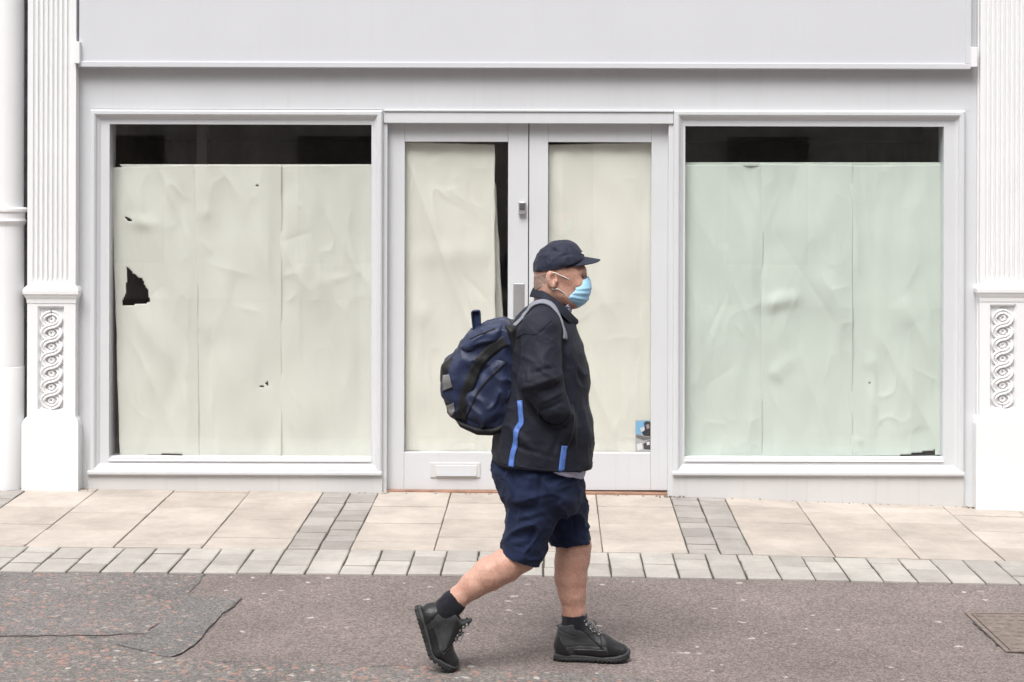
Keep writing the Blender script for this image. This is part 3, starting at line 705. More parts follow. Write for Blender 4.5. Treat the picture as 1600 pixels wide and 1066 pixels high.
# ------------------------------------------------------------------ paper over the windows
def in_poly(px, pz, poly):
    ins = np.zeros(px.shape, bool); n = len(poly)
    for i in range(n):
        x0, z0 = poly[i]; x1, z1 = poly[(i + 1) % n]
        c = ((z0 > pz) != (z1 > pz)) & (px < (x1 - x0) * (pz - z0) / (z1 - z0 + 1e-12) + x0); ins ^= c
    return ins
def paper(quad, y, lab, seed, mat, holes=(), folds=(), amp=0.015, step=0.009, tilt=0.0, curl=0.0):
    """quad = photo corners TL, TR, BR, BL of a sheet hanging at depth y; folds = (x0,y0,x1,y1,width_px,height_m)"""
    c = [P(px, py, y) for px, py in quad]
    wd = (c[1] - c[0]).length; ht = (c[0] - c[3]).length; nu, nv = max(4, int(wd / step)), max(4, int(ht / step))
    u, w = np.meshgrid(np.linspace(0, 1, nu + 1), np.linspace(0, 1, nv + 1), indexing='ij'); u = u.ravel(); w = w.ravel()
    cc = [np.array([q.x, q.z]) for q in c]
    xz = (cc[0][None] * ((1 - u) * (1 - w))[:, None] + cc[1][None] * (u * (1 - w))[:, None] + cc[2][None] * (u * w)[:, None] + cc[3][None] * ((1 - u) * w)[:, None])
    X, Z = xz[:, 0], xz[:, 1]
    p3 = np.stack([X, Z, np.full_like(X, seed * 3.1)], 1)
    # long slanting buckles of a hanging sheet, smaller crumples, lifting edges
    q = np.stack([X * 4.6 + Z * 1.9, Z * 0.55 - X * 0.5, np.full_like(X, seed * 5.7)], 1)
    h = amp * (1.0 * ridged(q, VN1, sharp=1.6) - 0.5) + amp * 0.7 * VN3(p3 * np.array([4.5, 2.0, 1])) + amp * 0.4 * VN2(p3 * np.array([11, 4.0, 1]))
    h += amp * 0.35 * ridged(p3 * np.array([9, 5, 1]), VN3, sharp=4) * np.clip(VN2(p3 * np.array([1.5, 1.5, 1])) + .3, 0, 1)
    for fx0, fy0, fx1, fy1, fw, fh in folds:
        a, b = P(fx0, fy0, y), P(fx1, fy1, y); a = np.array([a.x, a.z]); b = np.array([b.x, b.z]); ab = b - a; L2 = ab @ ab
        t = np.clip(((xz - a) @ ab) / L2, 0, 1); dd = np.linalg.norm(xz - a - t[:, None] * ab, axis=1) / (fw / 248.6)
        if L2 < 0.03: fh *= 0.55
        h += fh * np.exp(-dd * dd) * np.sin(PI * np.clip(t * .9 + .05, 0, 1)) ** .5
    rr = random.Random(seed * 13 + 5); x_lo, x_hi, z_lo, z_hi = X.min(), X.max(), Z.min(), Z.max()
    for _ in range(int(6 + 16 * wd)):
        cx_, cz_ = rr.uniform(x_lo, x_hi), rr.uniform(z_lo, z_hi); an = rr.gauss(0.12, 0.32) if rr.random() < .7 else rr.uniform(-1.4, 1.4); ln = rr.uniform(.06, .5) * (1 if abs(an) < .6 else .4)
        dx_, dz_ = math.sin(an), -math.cos(an); al = (X - cx_) * dx_ + (Z - cz_) * dz_; ac = (X - cx_) * dz_ - (Z - cz_) * dx_; w_ = rr.uniform(.010, .030); hh = rr.uniform(.0018, .0050) * rr.choice((1, 1, -1))
        h += hh * np.exp(-np.abs(ac) / w_) * np.clip(1 - (al / ln) ** 2, 0, 1)
    edge = np.minimum(u, 1 - u)
    h *= 0.35 + 0.65 * np.clip(edge * 7, 0, 1)
    e2 = 0.003 * VN2(np.stack([Z * 9, Z * 0, np.full_like(Z, seed)], 1)); X = X + np.where(edge < .001, e2, 0)
    Yv = y + 0.012 - h + tilt * u + curl * np.clip(1 - w * 30, 0, 1)
    ids = np.arange((nu + 1) * (nv + 1)).reshape(nu + 1, nv + 1)
    F_ = np.stack([ids[:-1, :-1], ids[:-1, 1:], ids[1:, 1:], ids[1:, :-1]], -1).reshape(-1, 4)
    if holes:
        keep = np.ones(len(F_), bool); cxm = X[F_].mean(1); czm = Z[F_].mean(1)
        for hole in holes:
            pl = [P(a, b, y) for a, b in hole]; keep &= ~in_poly(cxm, czm, [(q.x, q.z) for q in pl])
        F_ = F_[keep]
    me = mesh_from('paper_sheet', np.stack([X, Yv, Z], 1).tolist(), F_.tolist(), True)
    o = link('paper_sheet', me, mat)
    sd = o.modifiers.new('thickness', 'SOLIDIFY'); sd.thickness = 0.0006
    tag(o, lab, 'paper', 'sheets of paper covering the glass from inside')
    return o
YW = 0.064
paper([(173, 262), (307, 257), (312, 721), (187, 721)], YW, 'cream paper sheet with a torn hole, leftmost in the left window', 1, M['paper'],
      holes=[[(198, 418), (205, 424), (206, 428), (213, 430), (215, 434), (222, 435), (224, 445), (230, 452), (231, 462), (234, 473), (191, 479), (191, 470), (197, 456), (197, 440)], [(193, 339), (200, 340), (208, 346), (199, 345)], [(172, 716), (192, 714), (200, 721), (172, 722)], [(232, 712), (284, 709), (290, 722), (226, 722)]],
      folds=[(235, 290, 300, 520, 22, .012), (212, 480, 300, 590, 26, .012), (200, 345, 245, 352, 10, .01), (190, 262, 262, 400, 20, .008)])
paper([(303, 258), (440, 258), (440, 719), (310, 720)], YW - .005, 'cream paper sheet in the middle of the left window', 2, M['paper'], holes=[[(405, 603), (410, 602), (412, 606), (407, 606)], [(413, 600), (418, 596), (419, 603), (416, 603)], [(392, 288), (411, 289), (402, 291)]],
      folds=[(306, 330, 330, 334, 12, .012), (310, 520, 345, 500, 20, .014), (370, 300, 350, 700, 40, .006)])
paper([(433, 259), (581, 257), (581, 719), (436, 719)], YW, 'cream paper sheet at the right of the left window, edged in shadow', 3, M['paper'], folds=[(512, 440, 542, 433, 6, .007), (560, 300, 575, 690, 16, -.012), (455, 280, 470, 700, 30, .008), (470, 318, 466, 324, 4, .006)])
paper([(186, 257), (579, 257), (579, 262), (190, 263)], YW + .012, 'folded top edge strip of paper along the left window', 4, M['paper'], amp=.004)
paper([(632, 221), (773, 226), (774, 708), (632, 706)], 0.094, 'cream paper sheet covering most of the left door pane', 5, M['paper_w'], folds=[(640, 480, 672, 500, 22, .016), (640, 300, 760, 420, 40, .012), (640, 620, 760, 560, 30, .01), (640, 400, 770, 395, 18, .008)])
paper([(766, 270), (775, 290), (797, 712), (766, 712)], 0.145, 'shaded paper strip curling behind the right edge of the left door pane', 6, M['paper_w'], amp=.006, tilt=.02)
paper([(856, 226), (1019, 222), (1019, 712), (856, 712)], 0.094, 'cream paper sheet filling the right door pane behind the walker', 7, M['paper_w'], folds=[(874, 240, 880, 500, 7, .012), (886, 230, 900, 700, 12, .008), (960, 480, 1000, 690, 24, .012), (975, 250, 940, 600, 40, .008)])
paper([(1068, 258), (1194, 257), (1191, 714), (1068, 714)], YW, 'pale green looking paper sheet, leftmost in the right window', 8, M['paper'], folds=[(1085, 265, 1160, 620, 22, .016), (1125, 262, 1185, 470, 18, .016), (1075, 420, 1150, 700, 22, .012), (1180, 470, 1195, 480, 14, .012)])
paper([(1189, 256), (1333, 258), (1333, 714), (1189, 714)], YW - .005, 'pale green looking crumpled paper sheet in the middle of the right window', 9, M['paper'], folds=[(1185, 478, 1245, 465, 13, .022), (1196, 410, 1192, 470, 7, .014), (1260, 280, 1320, 500, 26, .014), (1200, 590, 1240, 560, 14, .01), (1290, 440, 1330, 510, 16, .012), (1200, 575, 1230, 600, 10, .008)])
paper([(1329, 259), (1475, 257), (1473, 712), (1329, 714)], YW, 'pale green looking paper sheet, rightmost in the right window', 10, M['paper'], holes=[[(1376, 716), (1440, 707), (1462, 704), (1462, 722), (1376, 722)], [(1357, 598), (1360, 598), (1360, 600), (1357, 600)]],
      folds=[(1333, 262, 1338, 420, 6, .012), (1350, 565, 1370, 570, 12, .014), (1365, 580, 1360, 700, 8, .010), (1400, 470, 1425, 510, 20, .012), (1335, 690, 1350, 688, 7, .012)])
paper([(1070, 254), (1473, 254), (1473, 260), (1070, 260)], YW + .012, 'folded top edge strip of paper along the right window', 11, M['paper'], amp=.004)

# flyer stuck behind the right door
def solid(name, c, r=0.6):
    return plain(name, c, r, 0.05, 20)
yfl = 0.080
fl = empty('flyer', P(1005, 706, yfl)); tag(fl, 'small blue and black printed flyer in the lower corner of the right door pane', 'flyer')
def flq(name, a, b, c_, d, mat, dy=0.0):
    A, B = P(a, b, yfl + dy), P(c_, d, yfl + dy); MB().box(A.x, B.x, yfl + dy, yfl + dy + 0.0006, B.z, A.z).build(name, mat, fl)
flq('sheet', 993, 657, 1018, 706, solid('flyer_grey', (0.42, 0.42, 0.44)))
mblue, mblk, mwh, msk = solid('flyer_blue', (0.20, 0.45, 0.68)), solid('flyer_black', (0.02, 0.02, 0.025)), solid('flyer_white', (0.7, 0.7, 0.72)), solid('flyer_tone', (0.30, 0.26, 0.26))
flq('sky_print', 993.5, 657.5, 1017.5, 678.5, mblue, -.0008)
def flpoly(name, pts, mat, dy):
    v = [tuple(P(a, b, yfl + dy)) for a, b in pts]; MB().add(v, [tuple(range(len(v)))]).build(name, mat, fl)
flpoly('picture_print', [(1006, 661), (1010, 658), (1015, 659), (1018, 662), (1018, 682), (1006, 681), (1003, 676), (1008, 671)], mblk, -.0016)
flpoly('picture_print', [(1009, 664), (1014, 663), (1015, 669), (1011, 671)], msk, -.0022)
flpoly('picture_print', [(1000, 669), (1006, 667), (1007, 673), (1002, 675)], mwh, -.0022)
flpoly('picture_print', [(994, 679), (1006, 682), (1018, 683), (1018, 686), (1006, 688), (994, 684)], solid('flyer_mid', (.16, .17, .18)), -.0016)
flpoly('picture_print', [(1005, 694), (1012, 689), (1018, 688), (1018, 703), (1006, 702)], mblk, -.0016)
flpoly('picture_print', [(1010, 691), (1015, 690), (1015, 695), (1011, 696)], mwh, -.0022)
flpoly('picture_print', [(995, 694), (1003, 692), (1004, 702), (996, 704)], mwh, -.0016)

# ------------------------------------------------------------------ signed distance modelling of the walker
class Field:
    def __init__(s, lo, hi, res):
        s.lo = np.array(lo, float); s.res = res
        s.n = np.ceil((np.array(hi) - s.lo) / res).astype(int) + 1
        s.ax = [s.lo[i] + res * np.arange(s.n[i]) for i in range(3)]
        s.V = np.full(s.n, 0.08, np.float32)
    def _sl(s, lo, hi):
        a = np.clip(np.floor((np.array(lo) - s.lo) / s.res).astype(int), 0, s.n); b = np.clip(np.ceil((np.array(hi) - s.lo) / s.res).astype(int) + 1, 0, s.n)
        sl = tuple(slice(a[i], b[i]) for i in range(3))
        g = (s.ax[0][sl[0]][:, None, None], s.ax[1][sl[1]][None, :, None], s.ax[2][sl[2]][None, None, :])
        return sl, g
    def add(s, prim, k=0.0):
        fn, lo, hi = prim; m = 0.03 + k; sl, g = s._sl(np.array(lo) - m, np.array(hi) + m); b = fn(*g).astype(np.float32); a = s.V[sl]
        if k > 0:
            h = np.maximum(k - np.abs(a - b), 0) / k; s.V[sl] = np.minimum(a, b) - h * h * k * 0.25
        else: s.V[sl] = np.minimum(a, b)
        return s
    def sub(s, prim, k=0.0):
        fn, lo, hi = prim; m = 0.01 + k; sl, g = s._sl(np.array(lo) - m, np.array(hi) + m); b = -fn(*g).astype(np.float32); a = s.V[sl]
        if k > 0:
            h = np.maximum(k - np.abs(a - b), 0) / k; s.V[sl] = np.maximum(a, b) + h * h * k * 0.25
        else: s.V[sl] = np.maximum(a, b)
        return s
    def cut(s, p, n, k=0.0):
        """keep the side the normal points away from"""
        p = np.array(p); n = np.array(n, float); n /= np.linalg.norm(n)
        b = ((s.ax[0] - p[0]) * n[0])[:, None, None] + ((s.ax[1] - p[1]) * n[1])[None, :, None] + ((s.ax[2] - p[2]) * n[2])[None, None, :]
        s.V = np.maximum(s.V, b.astype(np.float32)); return s
    def nets(s):
        V = s.V; ins = V < 0; c = np.zeros(tuple(s.n - 1), np.uint8)
        for i in (0, 1):
            for j in (0, 1):
                for k in (0, 1): c += ins[i:i + c.shape[0], j:j + c.shape[1], k:k + c.shape[2]]
        act = (c > 0) & (c < 8); ix = np.argwhere(act); idm = np.full(act.shape, -1, np.int64); idm[act] = np.arange(len(ix))
        acc = np.zeros((len(ix), 3)); cnt = np.zeros(len(ix))
        cn = [(i, j, k) for i in (0, 1) for j in (0, 1) for k in (0, 1)]
        val = {q: V[ix[:, 0] + q[0], ix[:, 1] + q[1], ix[:, 2] + q[2]].astype(float) for q in cn}
        for q in cn:
            for a in range(3):
                if q[a] == 0:
                    r = list(q); r[a] = 1; r = tuple(r); va, vb = val[q], val[r]; m = (va < 0) != (vb < 0)
                    t = va[m] / (va[m] - vb[m]); pt = np.tile(np.array(q, float), (m.sum(), 1)); pt[:, a] += t; acc[m] += pt; cnt[m] += 1
        v = (ix + acc / cnt[:, None]) * s.res + s.lo; faces = []
        for a in range(3):
            b, d = (a + 1) % 3, (a + 2) % 3
            s0 = [slice(None)] * 3; s1 = [slice(None)] * 3; s0[a] = slice(0, -1); s1[a] = slice(1, None)
            for w in (b, d): s0[w] = slice(1, -1); s1[w] = slice(1, -1)
            A, B = ins[tuple(s0)], ins[tuple(s1)]; e = np.argwhere(A != B)
            if len(e) == 0: continue
            off = np.ones(3, int); off[a] = 0; e = e + off; flip = ins[e[:, 0], e[:, 1], e[:, 2]]
            q = []
            for ob, od in ((-1, -1), (0, -1), (0, 0), (-1, 0)):
                t = e.copy(); t[:, b] += ob; t[:, d] += od; q.append(idm[t[:, 0], t[:, 1], t[:, 2]])
            q = np.stack(q, 1); q[~flip] = q[~flip][:, ::-1]; faces.append(q)
        return v, np.concatenate(faces)
def vnormals(v, f):
    fn = np.cross(v[f[:, 2]] - v[f[:, 0]], v[f[:, 3]] - v[f[:, 1]]); n = np.zeros_like(v)
    for i in range(4):
        for a in range(3): n[:, a] += np.bincount(f[:, i], fn[:, a], len(v))
    return n / (np.linalg.norm(n, axis=1, keepdims=True) + 1e-12)
def relax(v, f, it=2, lam=0.5):
    e = np.concatenate([f[:, [0, 1]], f[:, [1, 2]], f[:, [2, 3]], f[:, [3, 0]]]); dg = np.bincount(e[:, 0], minlength=len(v)) + np.bincount(e[:, 1], minlength=len(v))
    for _ in range(it):
        s = np.zeros_like(v)
        for a in range(3): s[:, a] = np.bincount(e[:, 0], v[e[:, 1], a], len(v)) + np.bincount(e[:, 1], v[e[:, 0], a], len(v))
        v = v + lam * (s / dg[:, None] - v)
    return v
def fast_mesh(name, v, f):
    me = bpy.data.meshes.new(name); n = len(f)
    me.vertices.add(len(v)); me.vertices.foreach_set('co', np.asarray(v, np.float32).ravel())
    me.loops.add(n * 4); me.loops.foreach_set('vertex_index', np.asarray(f, np.int32).ravel())
    me.polygons.add(n); me.polygons.foreach_set('loop_start', np.arange(0, n * 4, 4, dtype=np.int32)); me.polygons.foreach_set('loop_total', np.full(n, 4, np.int32))
    me.polygons.foreach_set('use_smooth', np.ones(n, bool)); me.update(calc_edges=True); me.validate()
    return me
def A3(p): return np.array([p[0], p[1], p[2]], float)
def cone(a, b, ra, rb, sy=1.0):
    """tapered capsule, widened or flattened across the body by sy"""
    a, b = A3(a), A3(b); r = max(ra, rb) * max(1, sy); S = np.array([1, 1 / sy, 1]); a_, b_ = a * S, b * S; ab = b_ - a_; L2 = ab @ ab + 1e-12
    def fn(x, y, z):
        y = y / sy; px, py, pz = x - a_[0], y - a_[1], z - a_[2]; t = np.clip((px * ab[0] + py * ab[1] + pz * ab[2]) / L2, 0, 1)
        return (np.sqrt((px - t * ab[0]) ** 2 + (py - t * ab[1]) ** 2 + (pz - t * ab[2]) ** 2) - (ra + (rb - ra) * t)) * min(1.0, sy)
    return fn, np.minimum(a, b) - r, np.maximum(a, b) + r
def ell(c, r, R=None):
    c = A3(c); r = np.array(r, float); m = r.max(); Rm = np.array(R) if R is not None else None
    def fn(x, y, z):
        q = [x - c[0], y - c[1], z - c[2]]
        if Rm is not None: q = [Rm[0][i] * q[0] + Rm[1][i] * q[1] + Rm[2][i] * q[2] for i in range(3)]
        k0 = np.sqrt((q[0] / r[0]) ** 2 + (q[1] / r[1]) ** 2 + (q[2] / r[2]) ** 2); k1 = np.sqrt((q[0] / r[0] ** 2) ** 2 + (q[1] / r[1] ** 2) ** 2 + (q[2] / r[2] ** 2) ** 2) + 1e-9
        return k0 * (k0 - 1) / k1
    return fn, c - m, c + m
def smooth_interp(t, ts, vs):
    """monotone-ish cubic through the section values"""
    ts = np.array(ts); vs = np.array(vs, float); m = np.gradient(vs, ts)
    i = np.clip(np.searchsorted(ts, t) - 1, 0, len(ts) - 2); h = ts[i + 1] - ts[i]; u = np.clip((t - ts[i]) / h, 0, 1)
    return ((1 + 2 * u) * (1 - u) ** 2) * vs[i] + (u * (1 - u) ** 2) * h * m[i] + (u * u * (3 - 2 * u)) * vs[i + 1] + (u * u * (u - 1)) * h * m[i + 1]
def stack(secs, n=2.3):
    """level sections (z, x_back, x_front, y_centre, half_width), rising"""
    secs = sorted(secs); Zs = [q[0] for q in secs]
    lo = (min(q[1] for q in secs), min(q[3] - q[4] for q in secs), Zs[0]); hi = (max(q[2] for q in secs), max(q[3] + q[4] for q in secs), Zs[-1])
    def fn(x, y, z):
        zz = z.ravel(); g = lambda i: smooth_interp(zz, Zs, [q[i] for q in secs])[None, None, :]
        xb, xf, yc, hw = g(1), g(2), g(3), g(4); rx = (xf - xb) / 2; xc = (xf + xb) / 2
        d = ((np.abs((x - xc) / rx) ** n + np.abs((y - yc) / hw) ** n) ** (1 / n) - 1) * np.minimum(rx, hw)
        return np.maximum(d, np.maximum(z - Zs[-1], Zs[0] - z))
    return fn, lo, hi
def slab(poly, yc, hw, r):
    """side outline (x, z) extruded across, edges rounded by r"""
    pl = [np.array(q, float) for q in poly]; xs = [q[0] for q in pl]; zs = [q[1] for q in pl]
    def fn(x, y, z):
        x2 = x[:, 0, :] + 0 * z[:, 0, :]; z2 = z[:, 0, :] + 0 * x[:, 0, :]; d = np.full(x2.shape, 1e9); ins = np.zeros(x2.shape, bool)
        for i in range(len(pl)):
            a, b = pl[i], pl[(i + 1) % len(pl)]; e = b - a; t = np.clip(((x2 - a[0]) * e[0] + (z2 - a[1]) * e[1]) / (e @ e), 0, 1)
            d = np.minimum(d, np.hypot(x2 - a[0] - t * e[0], z2 - a[1] - t * e[1]))
            ins ^= ((a[1] > z2) != (b[1] > z2)) & (x2 < (b[0] - a[0]) * (z2 - a[1]) / (b[1] - a[1] + 1e-12) + a[0])
        d = np.where(ins, -d, d)[:, None, :] + r; w = np.abs(y - yc) - hw + r
        return np.hypot(np.maximum(d, 0), np.maximum(w, 0)) + np.minimum(np.maximum(d, w), 0) - r
    return fn, (min(xs), yc - hw, min(zs)), (max(xs), yc + hw, max(zs))

YM = -3.54
def W(px, py, dy=0.0): return P(px, py, YM + dy)
MS = (D + YM) / F                                  # metres per photo pixel where the man walks
M['skin'] = None
def skin_mat():
    m, nt, b = newmat('skin')
    n1 = noise(nt, 14, 6, 0.7); r1 = ramp(nt, n1.outputs[0], [(0.25, (0.44, 0.225, 0.168)), (0.5, (0.53, 0.31, 0.24)), (0.75, (0.58, 0.365, 0.29))])
    n2 = noise(nt, 120, 3); r2 = ramp(nt, n2.outputs[0], [(0.4, 0.90), (0.6, 1.05)])
    c = mix(nt, r1.outputs[0], r2.outputs[0], 1.0, 'MULTIPLY'); nt.links.new(c, b.inputs['Base Color'])
    b.inputs['Roughness'].default_value = 0.5; b.inputs['Specular IOR Level'].default_value = 0.35
    b.inputs['Subsurface Weight'].default_value = 0.12; b.inputs['Subsurface Radius'].default_value = (0.012, 0.005, 0.003)
    bump(nt, b, n2.outputs[0], 0.15, 0.002)
    return m
M['skin'] = skin_mat()
M['jacket'] = fabric('black_softshell', (0.0108, 0.0128, 0.0230), 0.72, 0.2, 1200, 0.25, 0.02, 0.28)
M['shorts'] = fabric('navy_cotton', (0.0095, 0.0165, 0.047), 0.85, 0.2, 1000, 0.3, 0.04, 0.2)
M['cap'] = fabric('navy_cap_cloth', (0.0135, 0.016, 0.035), 0.7, 0.15, 1100, 0.25, 0.06, 0.3)
M['shirt'] = fabric('lavender_shirt', (0.46, 0.46, 0.62), 0.85, 0.1)
M['mask'] = fabric('pale_blue_mask', (0.36, 0.64, 0.86), 0.8, 0.06, 800, 0.15)
M['loop'] = plain('white_elastic', (0.75, 0.75, 0.73), 0.7)
M['sock'] = fabric('dark_navy_sock', (0.0055, 0.006, 0.012), 0.95, 0.2, 500, 0.5)
M['boot'] = fabric('dark_grey_leather', (0.036, 0.038, 0.042), 0.6, 0.3, 300, 0.4, 0.03, 0.4)
M['overlay'] = fabric('black_boot_overlay', (0.011, 0.0115, 0.013), 0.42, 0.3, 300, 0.4, 0.02, 0.45)
M['sole'] = plain('black_rubber', (0.016, 0.016, 0.017), 0.7, 0.3, 30, 0.3, 120)
M['midsole'] = plain('grey_midsole', (0.045, 0.047, 0.05), 0.75, 0.2, 30)
M['lace'] = plain('grey_black_lace', (0.13, 0.13, 0.135), 0.9, 0.7, 160)
M['stripe'] = plain('bright_blue_tape', (0.085, 0.175, 0.50), 0.5, 0.35, 30)
M['bag'] = fabric('navy_nylon', (0.0125, 0.021, 0.060), 0.5, 0.25, 900, 0.3, 0.05, 0.4)
M['bag_black'] = fabric('black_nylon', (0.0055, 0.0055, 0.007), 0.6, 0.25, 900, 0.3, 0.03, 0.35)
M['reflect'] = plain('grey_reflective_tape', (0.17, 0.17, 0.17), 0.5, 0.15, 30)
M['bag_zip'] = plain('dull_zip', (0.02, 0.02, 0.023), 0.5)
M['strap'] = fabric('grey_strap_webbing', (0.20, 0.215, 0.25), 0.8, 0.15, 600, 0.4)
M['eye'] = plain('dark_eye', (0.10, 0.08, 0.075), 0.25)  # whole eyeball in one dark tone, so it reads as a slit
M['stubble'] = plain('cropped_grey_hair', (0.30, 0.205, 0.17), 0.85, 0.28, 160, 0.6, 700)
M['hair'] = plain('grey_brown_hair', (0.16, 0.12, 0.10), 0.8, 0.4, 90)

man = empty('person', (W(880, 1036).x, YM, zroad(W(880, 1036).x)))
tag(man, 'walking man in dark jacket, navy shorts, cap and pale blue face mask', 'person')
RN, LN = -0.095, 0.095                              # near (right) and far (left) leg

# --- body: head, neck, trunk, arms and legs, one surface
lo = P(690, 1010, YM); 
B = Field((W(690, 700).x, YM - 0.36, -0.03), (W(940, 700).x, YM + 0.36, W(880, 370).z), 0.0034)
hd = lambda px, py, dy=0.0: W(px, py, dy)
def Rz(a): c, s = math.cos(a), math.sin(a); return [[c, -s, 0], [s, c, 0], [0, 0, 1]]
def Ry(a): c, s = math.cos(a), math.sin(a); return [[c, 0, s], [0, 1, 0], [-s, 0, c]]
B.add(ell(hd(872, 420), (0.104, 0.080, 0.098)))                     # skull
B.add(ell(hd(892, 440), (0.064, 0.064, 0.080)), 0.03)               # face
B.add(ell(hd(891, 460), (0.047, 0.054, 0.044)), 0.03)               # jaw and mouth
B.add(cone(hd(866, 452, -.045), hd(897, 472, -.02), 0.030, 0.026), 0.03); B.add(cone(hd(866, 452, .045), hd(897, 472, .02), 0.030, 0.026), 0.03)
B.add(cone(hd(909, 423, -.03), hd(909, 423, .03), 0.018, 0.018), 0.018)          # brow ridge
B.add(cone(hd(911, 429), hd(917, 444), 0.010, 0.012), 0.014)        # nose
for s_ in (-1, 1):
    B.add(ell(hd(903, 445, s_ * .042), (0.022, 0.02, 0.02)), 0.02)  # cheek
    B.sub(ell(hd(914, 432, s_ * .034), (0.014, 0.016, 0.011)), 0.012)            # eye socket
    B.add(cone(hd(906, 431, s_ * .036), hd(911, 430.5, s_ * .026), 0.0065, 0.0065), 0.006)   # eyelid
    R = Ry(-0.22)
    B.add(ell(hd(862, 436.5, s_ * .083), (0.025, 0.011, 0.036), R), 0.006)       # ear
    B.sub(ell(hd(865, 435.5, s_ * .097), (0.014, 0.016, 0.022), R), 0.004)
    B.add(ell(hd(868.5, 440, s_ * .083), (0.007, 0.010, 0.008)), 0.006)
    B.add(ell(hd(864, 447, s_ * .085), (0.012, 0.008, 0.010)), 0.006)
B.add(cone(hd(861, 452), hd(853, 500), 0.061, 0.068), 0.03)          # neck
B.add(ell(hd(854, 446), (0.045, 0.055, 0.045)), 0.03)
B.add(stack([(W(0, 745).z, W(788, 0).x, W(902, 0).x, YM, .17), (W(0, 650).z, W(792, 0).x, W(910, 0).x, YM, .19), (W(0, 560).z, W(805, 0).x, W(905, 0).x, YM, .19), (W(0, 510).z, W(815, 0).x, W(893, 0).x, YM, .16), (W(0, 488).z, W(835, 0).x, W(880, 0).x, YM, .08)]), 0.03)
for s_ in (-1, 1):
    B.add(cone(W(846, 522, s_ * .18), W(845, 596, s_ * .245), 0.052, 0.045), 0.03)
    B.add(cone(W(845, 596, s_ * .245), W(878, 648, s_ * .205), 0.045, 0.033), 0.01)
    B.add(cone(W(878, 648, s_ * .205), W(884, 664, s_ * .19), 0.030, 0.028), 0.01)
    for k_ in range(4):                                               # fingers, inside the pockets
        B.add(cone(W(880 + k_ * 4, 664, s_ * (.195 - .006 * k_)), W(884 + k_ * 4, 684 - abs(k_ - 1.5) * 2, s_ * (.18 - .005 * k_)), 0.0088, 0.0075), 0.004)
    B.add(cone(W(887, 655, s_ * .185), W(894, 668, s_ * .17), 0.0095, 0.008), 0.005)
# near leg trailing, far leg planted
def leg(pts, k=0.02, sy=1.0):
    for a, b in zip(pts[:-1], pts[1:]): B.add(cone(a[0], b[0], a[1], b[1], sy), k)
leg([(W(840, 740, -.085), .090), (W(830, 800, RN), .080), (W(816, 866, RN), .068)])
leg([(W(816, 866, RN), .066), (W(790, 884, RN - .003), .066), (W(764, 897, RN - .005), .066), (W(741, 913, RN - .008), .054), (W(716, 934, RN - .01), .0415), (W(701, 947, RN - .012), .041), (W(692, 961, RN - .012), .036)], 0.02)
leg([(W(852, 740, .085), .090), (W(880, 800, LN), .078), (W(895, 850, LN), .069)])
leg([(W(895, 850, LN), .068), (W(893, 878, LN), .067), (W(892, 902, LN), .064), (W(894, 926, LN), .055), (W(897, 956, LN), .046), (W(898, 985, LN), .041), (W(900, 1003, LN), .032)], 0.02)
B.add(cone(W(907, 856, LN), W(906, 870, LN), .042, .040), 0.03)      # kneecap
B.sub(ell(W(803, 866, RN - .06), (.02, .02, .012)), 0.02)            # hollow behind the near knee
bv, bf = B.nets(); bv = relax(bv, bf, 1)
bn = vnormals(bv, bf); legm = np.clip((W(0, 845).z - bv[:, 2]) * 20, 0, 1)
bv = bv + bn * (0.0008 * VN1(bv * 60) + legm * (0.0022 * VN2(bv * np.array([22, 22, 12])) + 0.0008 * (ridged(bv * np.array([20, 20, 9]), VN3, sharp=3) - .3)))[:, None]
body = link('body', fast_mesh('body', bv, bf), M['skin'], man)
body['label'] = 'ruddy skin of head, neck and bare lower legs'
for s_ in (-1, 1):
    c = hd(908.5, 432.5, s_ * .031); me = bpy.data.meshes.new('eye'); bm = bmesh.new(); bmesh.ops.create_uvsphere(bm, u_segments=14, v_segments=10, radius=0.0105); bmesh.ops.translate(bm, verts=bm.verts, vec=c); bm.to_mesh(me); bm.free()
    link('eye', me, M['eye'], man)
    MB().tube([hd(903, 423.5, s_ * .055), hd(909, 421.5, s_ * .045), hd(914.5, 423, s_ * .024)], [.002, .0042, .003], 6).build('eyebrow', M['hair'], man, smooth=True)

HR = Field((W(825, 0).x, YM - .11, W(0, 462).z), (W(880, 0).x, YM + .11, W(0, 415).z), 0.004)
HR.add(ell(hd(872, 420), (0.1062, 0.0822, 0.100))); HR.add(cone(hd(861, 452), hd(853, 500), 0.0625, 0.068), 0.03); HR.add(ell(hd(854, 446), (0.0465, 0.0565, 0.0465)), 0.03)
HR.cut(W(850, 449), (0.35, 0, -.93)); HR.cut(W(857, 430), (1, 0, .15)); HR.cut(W(834, 431.5), (-0.355, 0, 0.935))
hv, hf = HR.nets(); hv = relax(hv, hf, 1); hn_ = vnormals(hv, hf); hv = hv + hn_ * (0.0012 * VN1(hv * 220))[:, None]
hair = link('hair', fast_mesh('hair', hv, hf), M['stubble'], man); hair['label'] = 'cropped grey hair at the nape below the cap'
def cloth(F_, name, mat, parent, disp=None, it=2):
    v, f = F_.nets(); v = relax(v, f, it); n = vnormals(v, f)
    if disp is not None: v = v + n * disp(v)[:, None]; v = relax(v, f, 1, 0.4)
    return link(name, fast_mesh(name, v, f), mat, parent), v, f
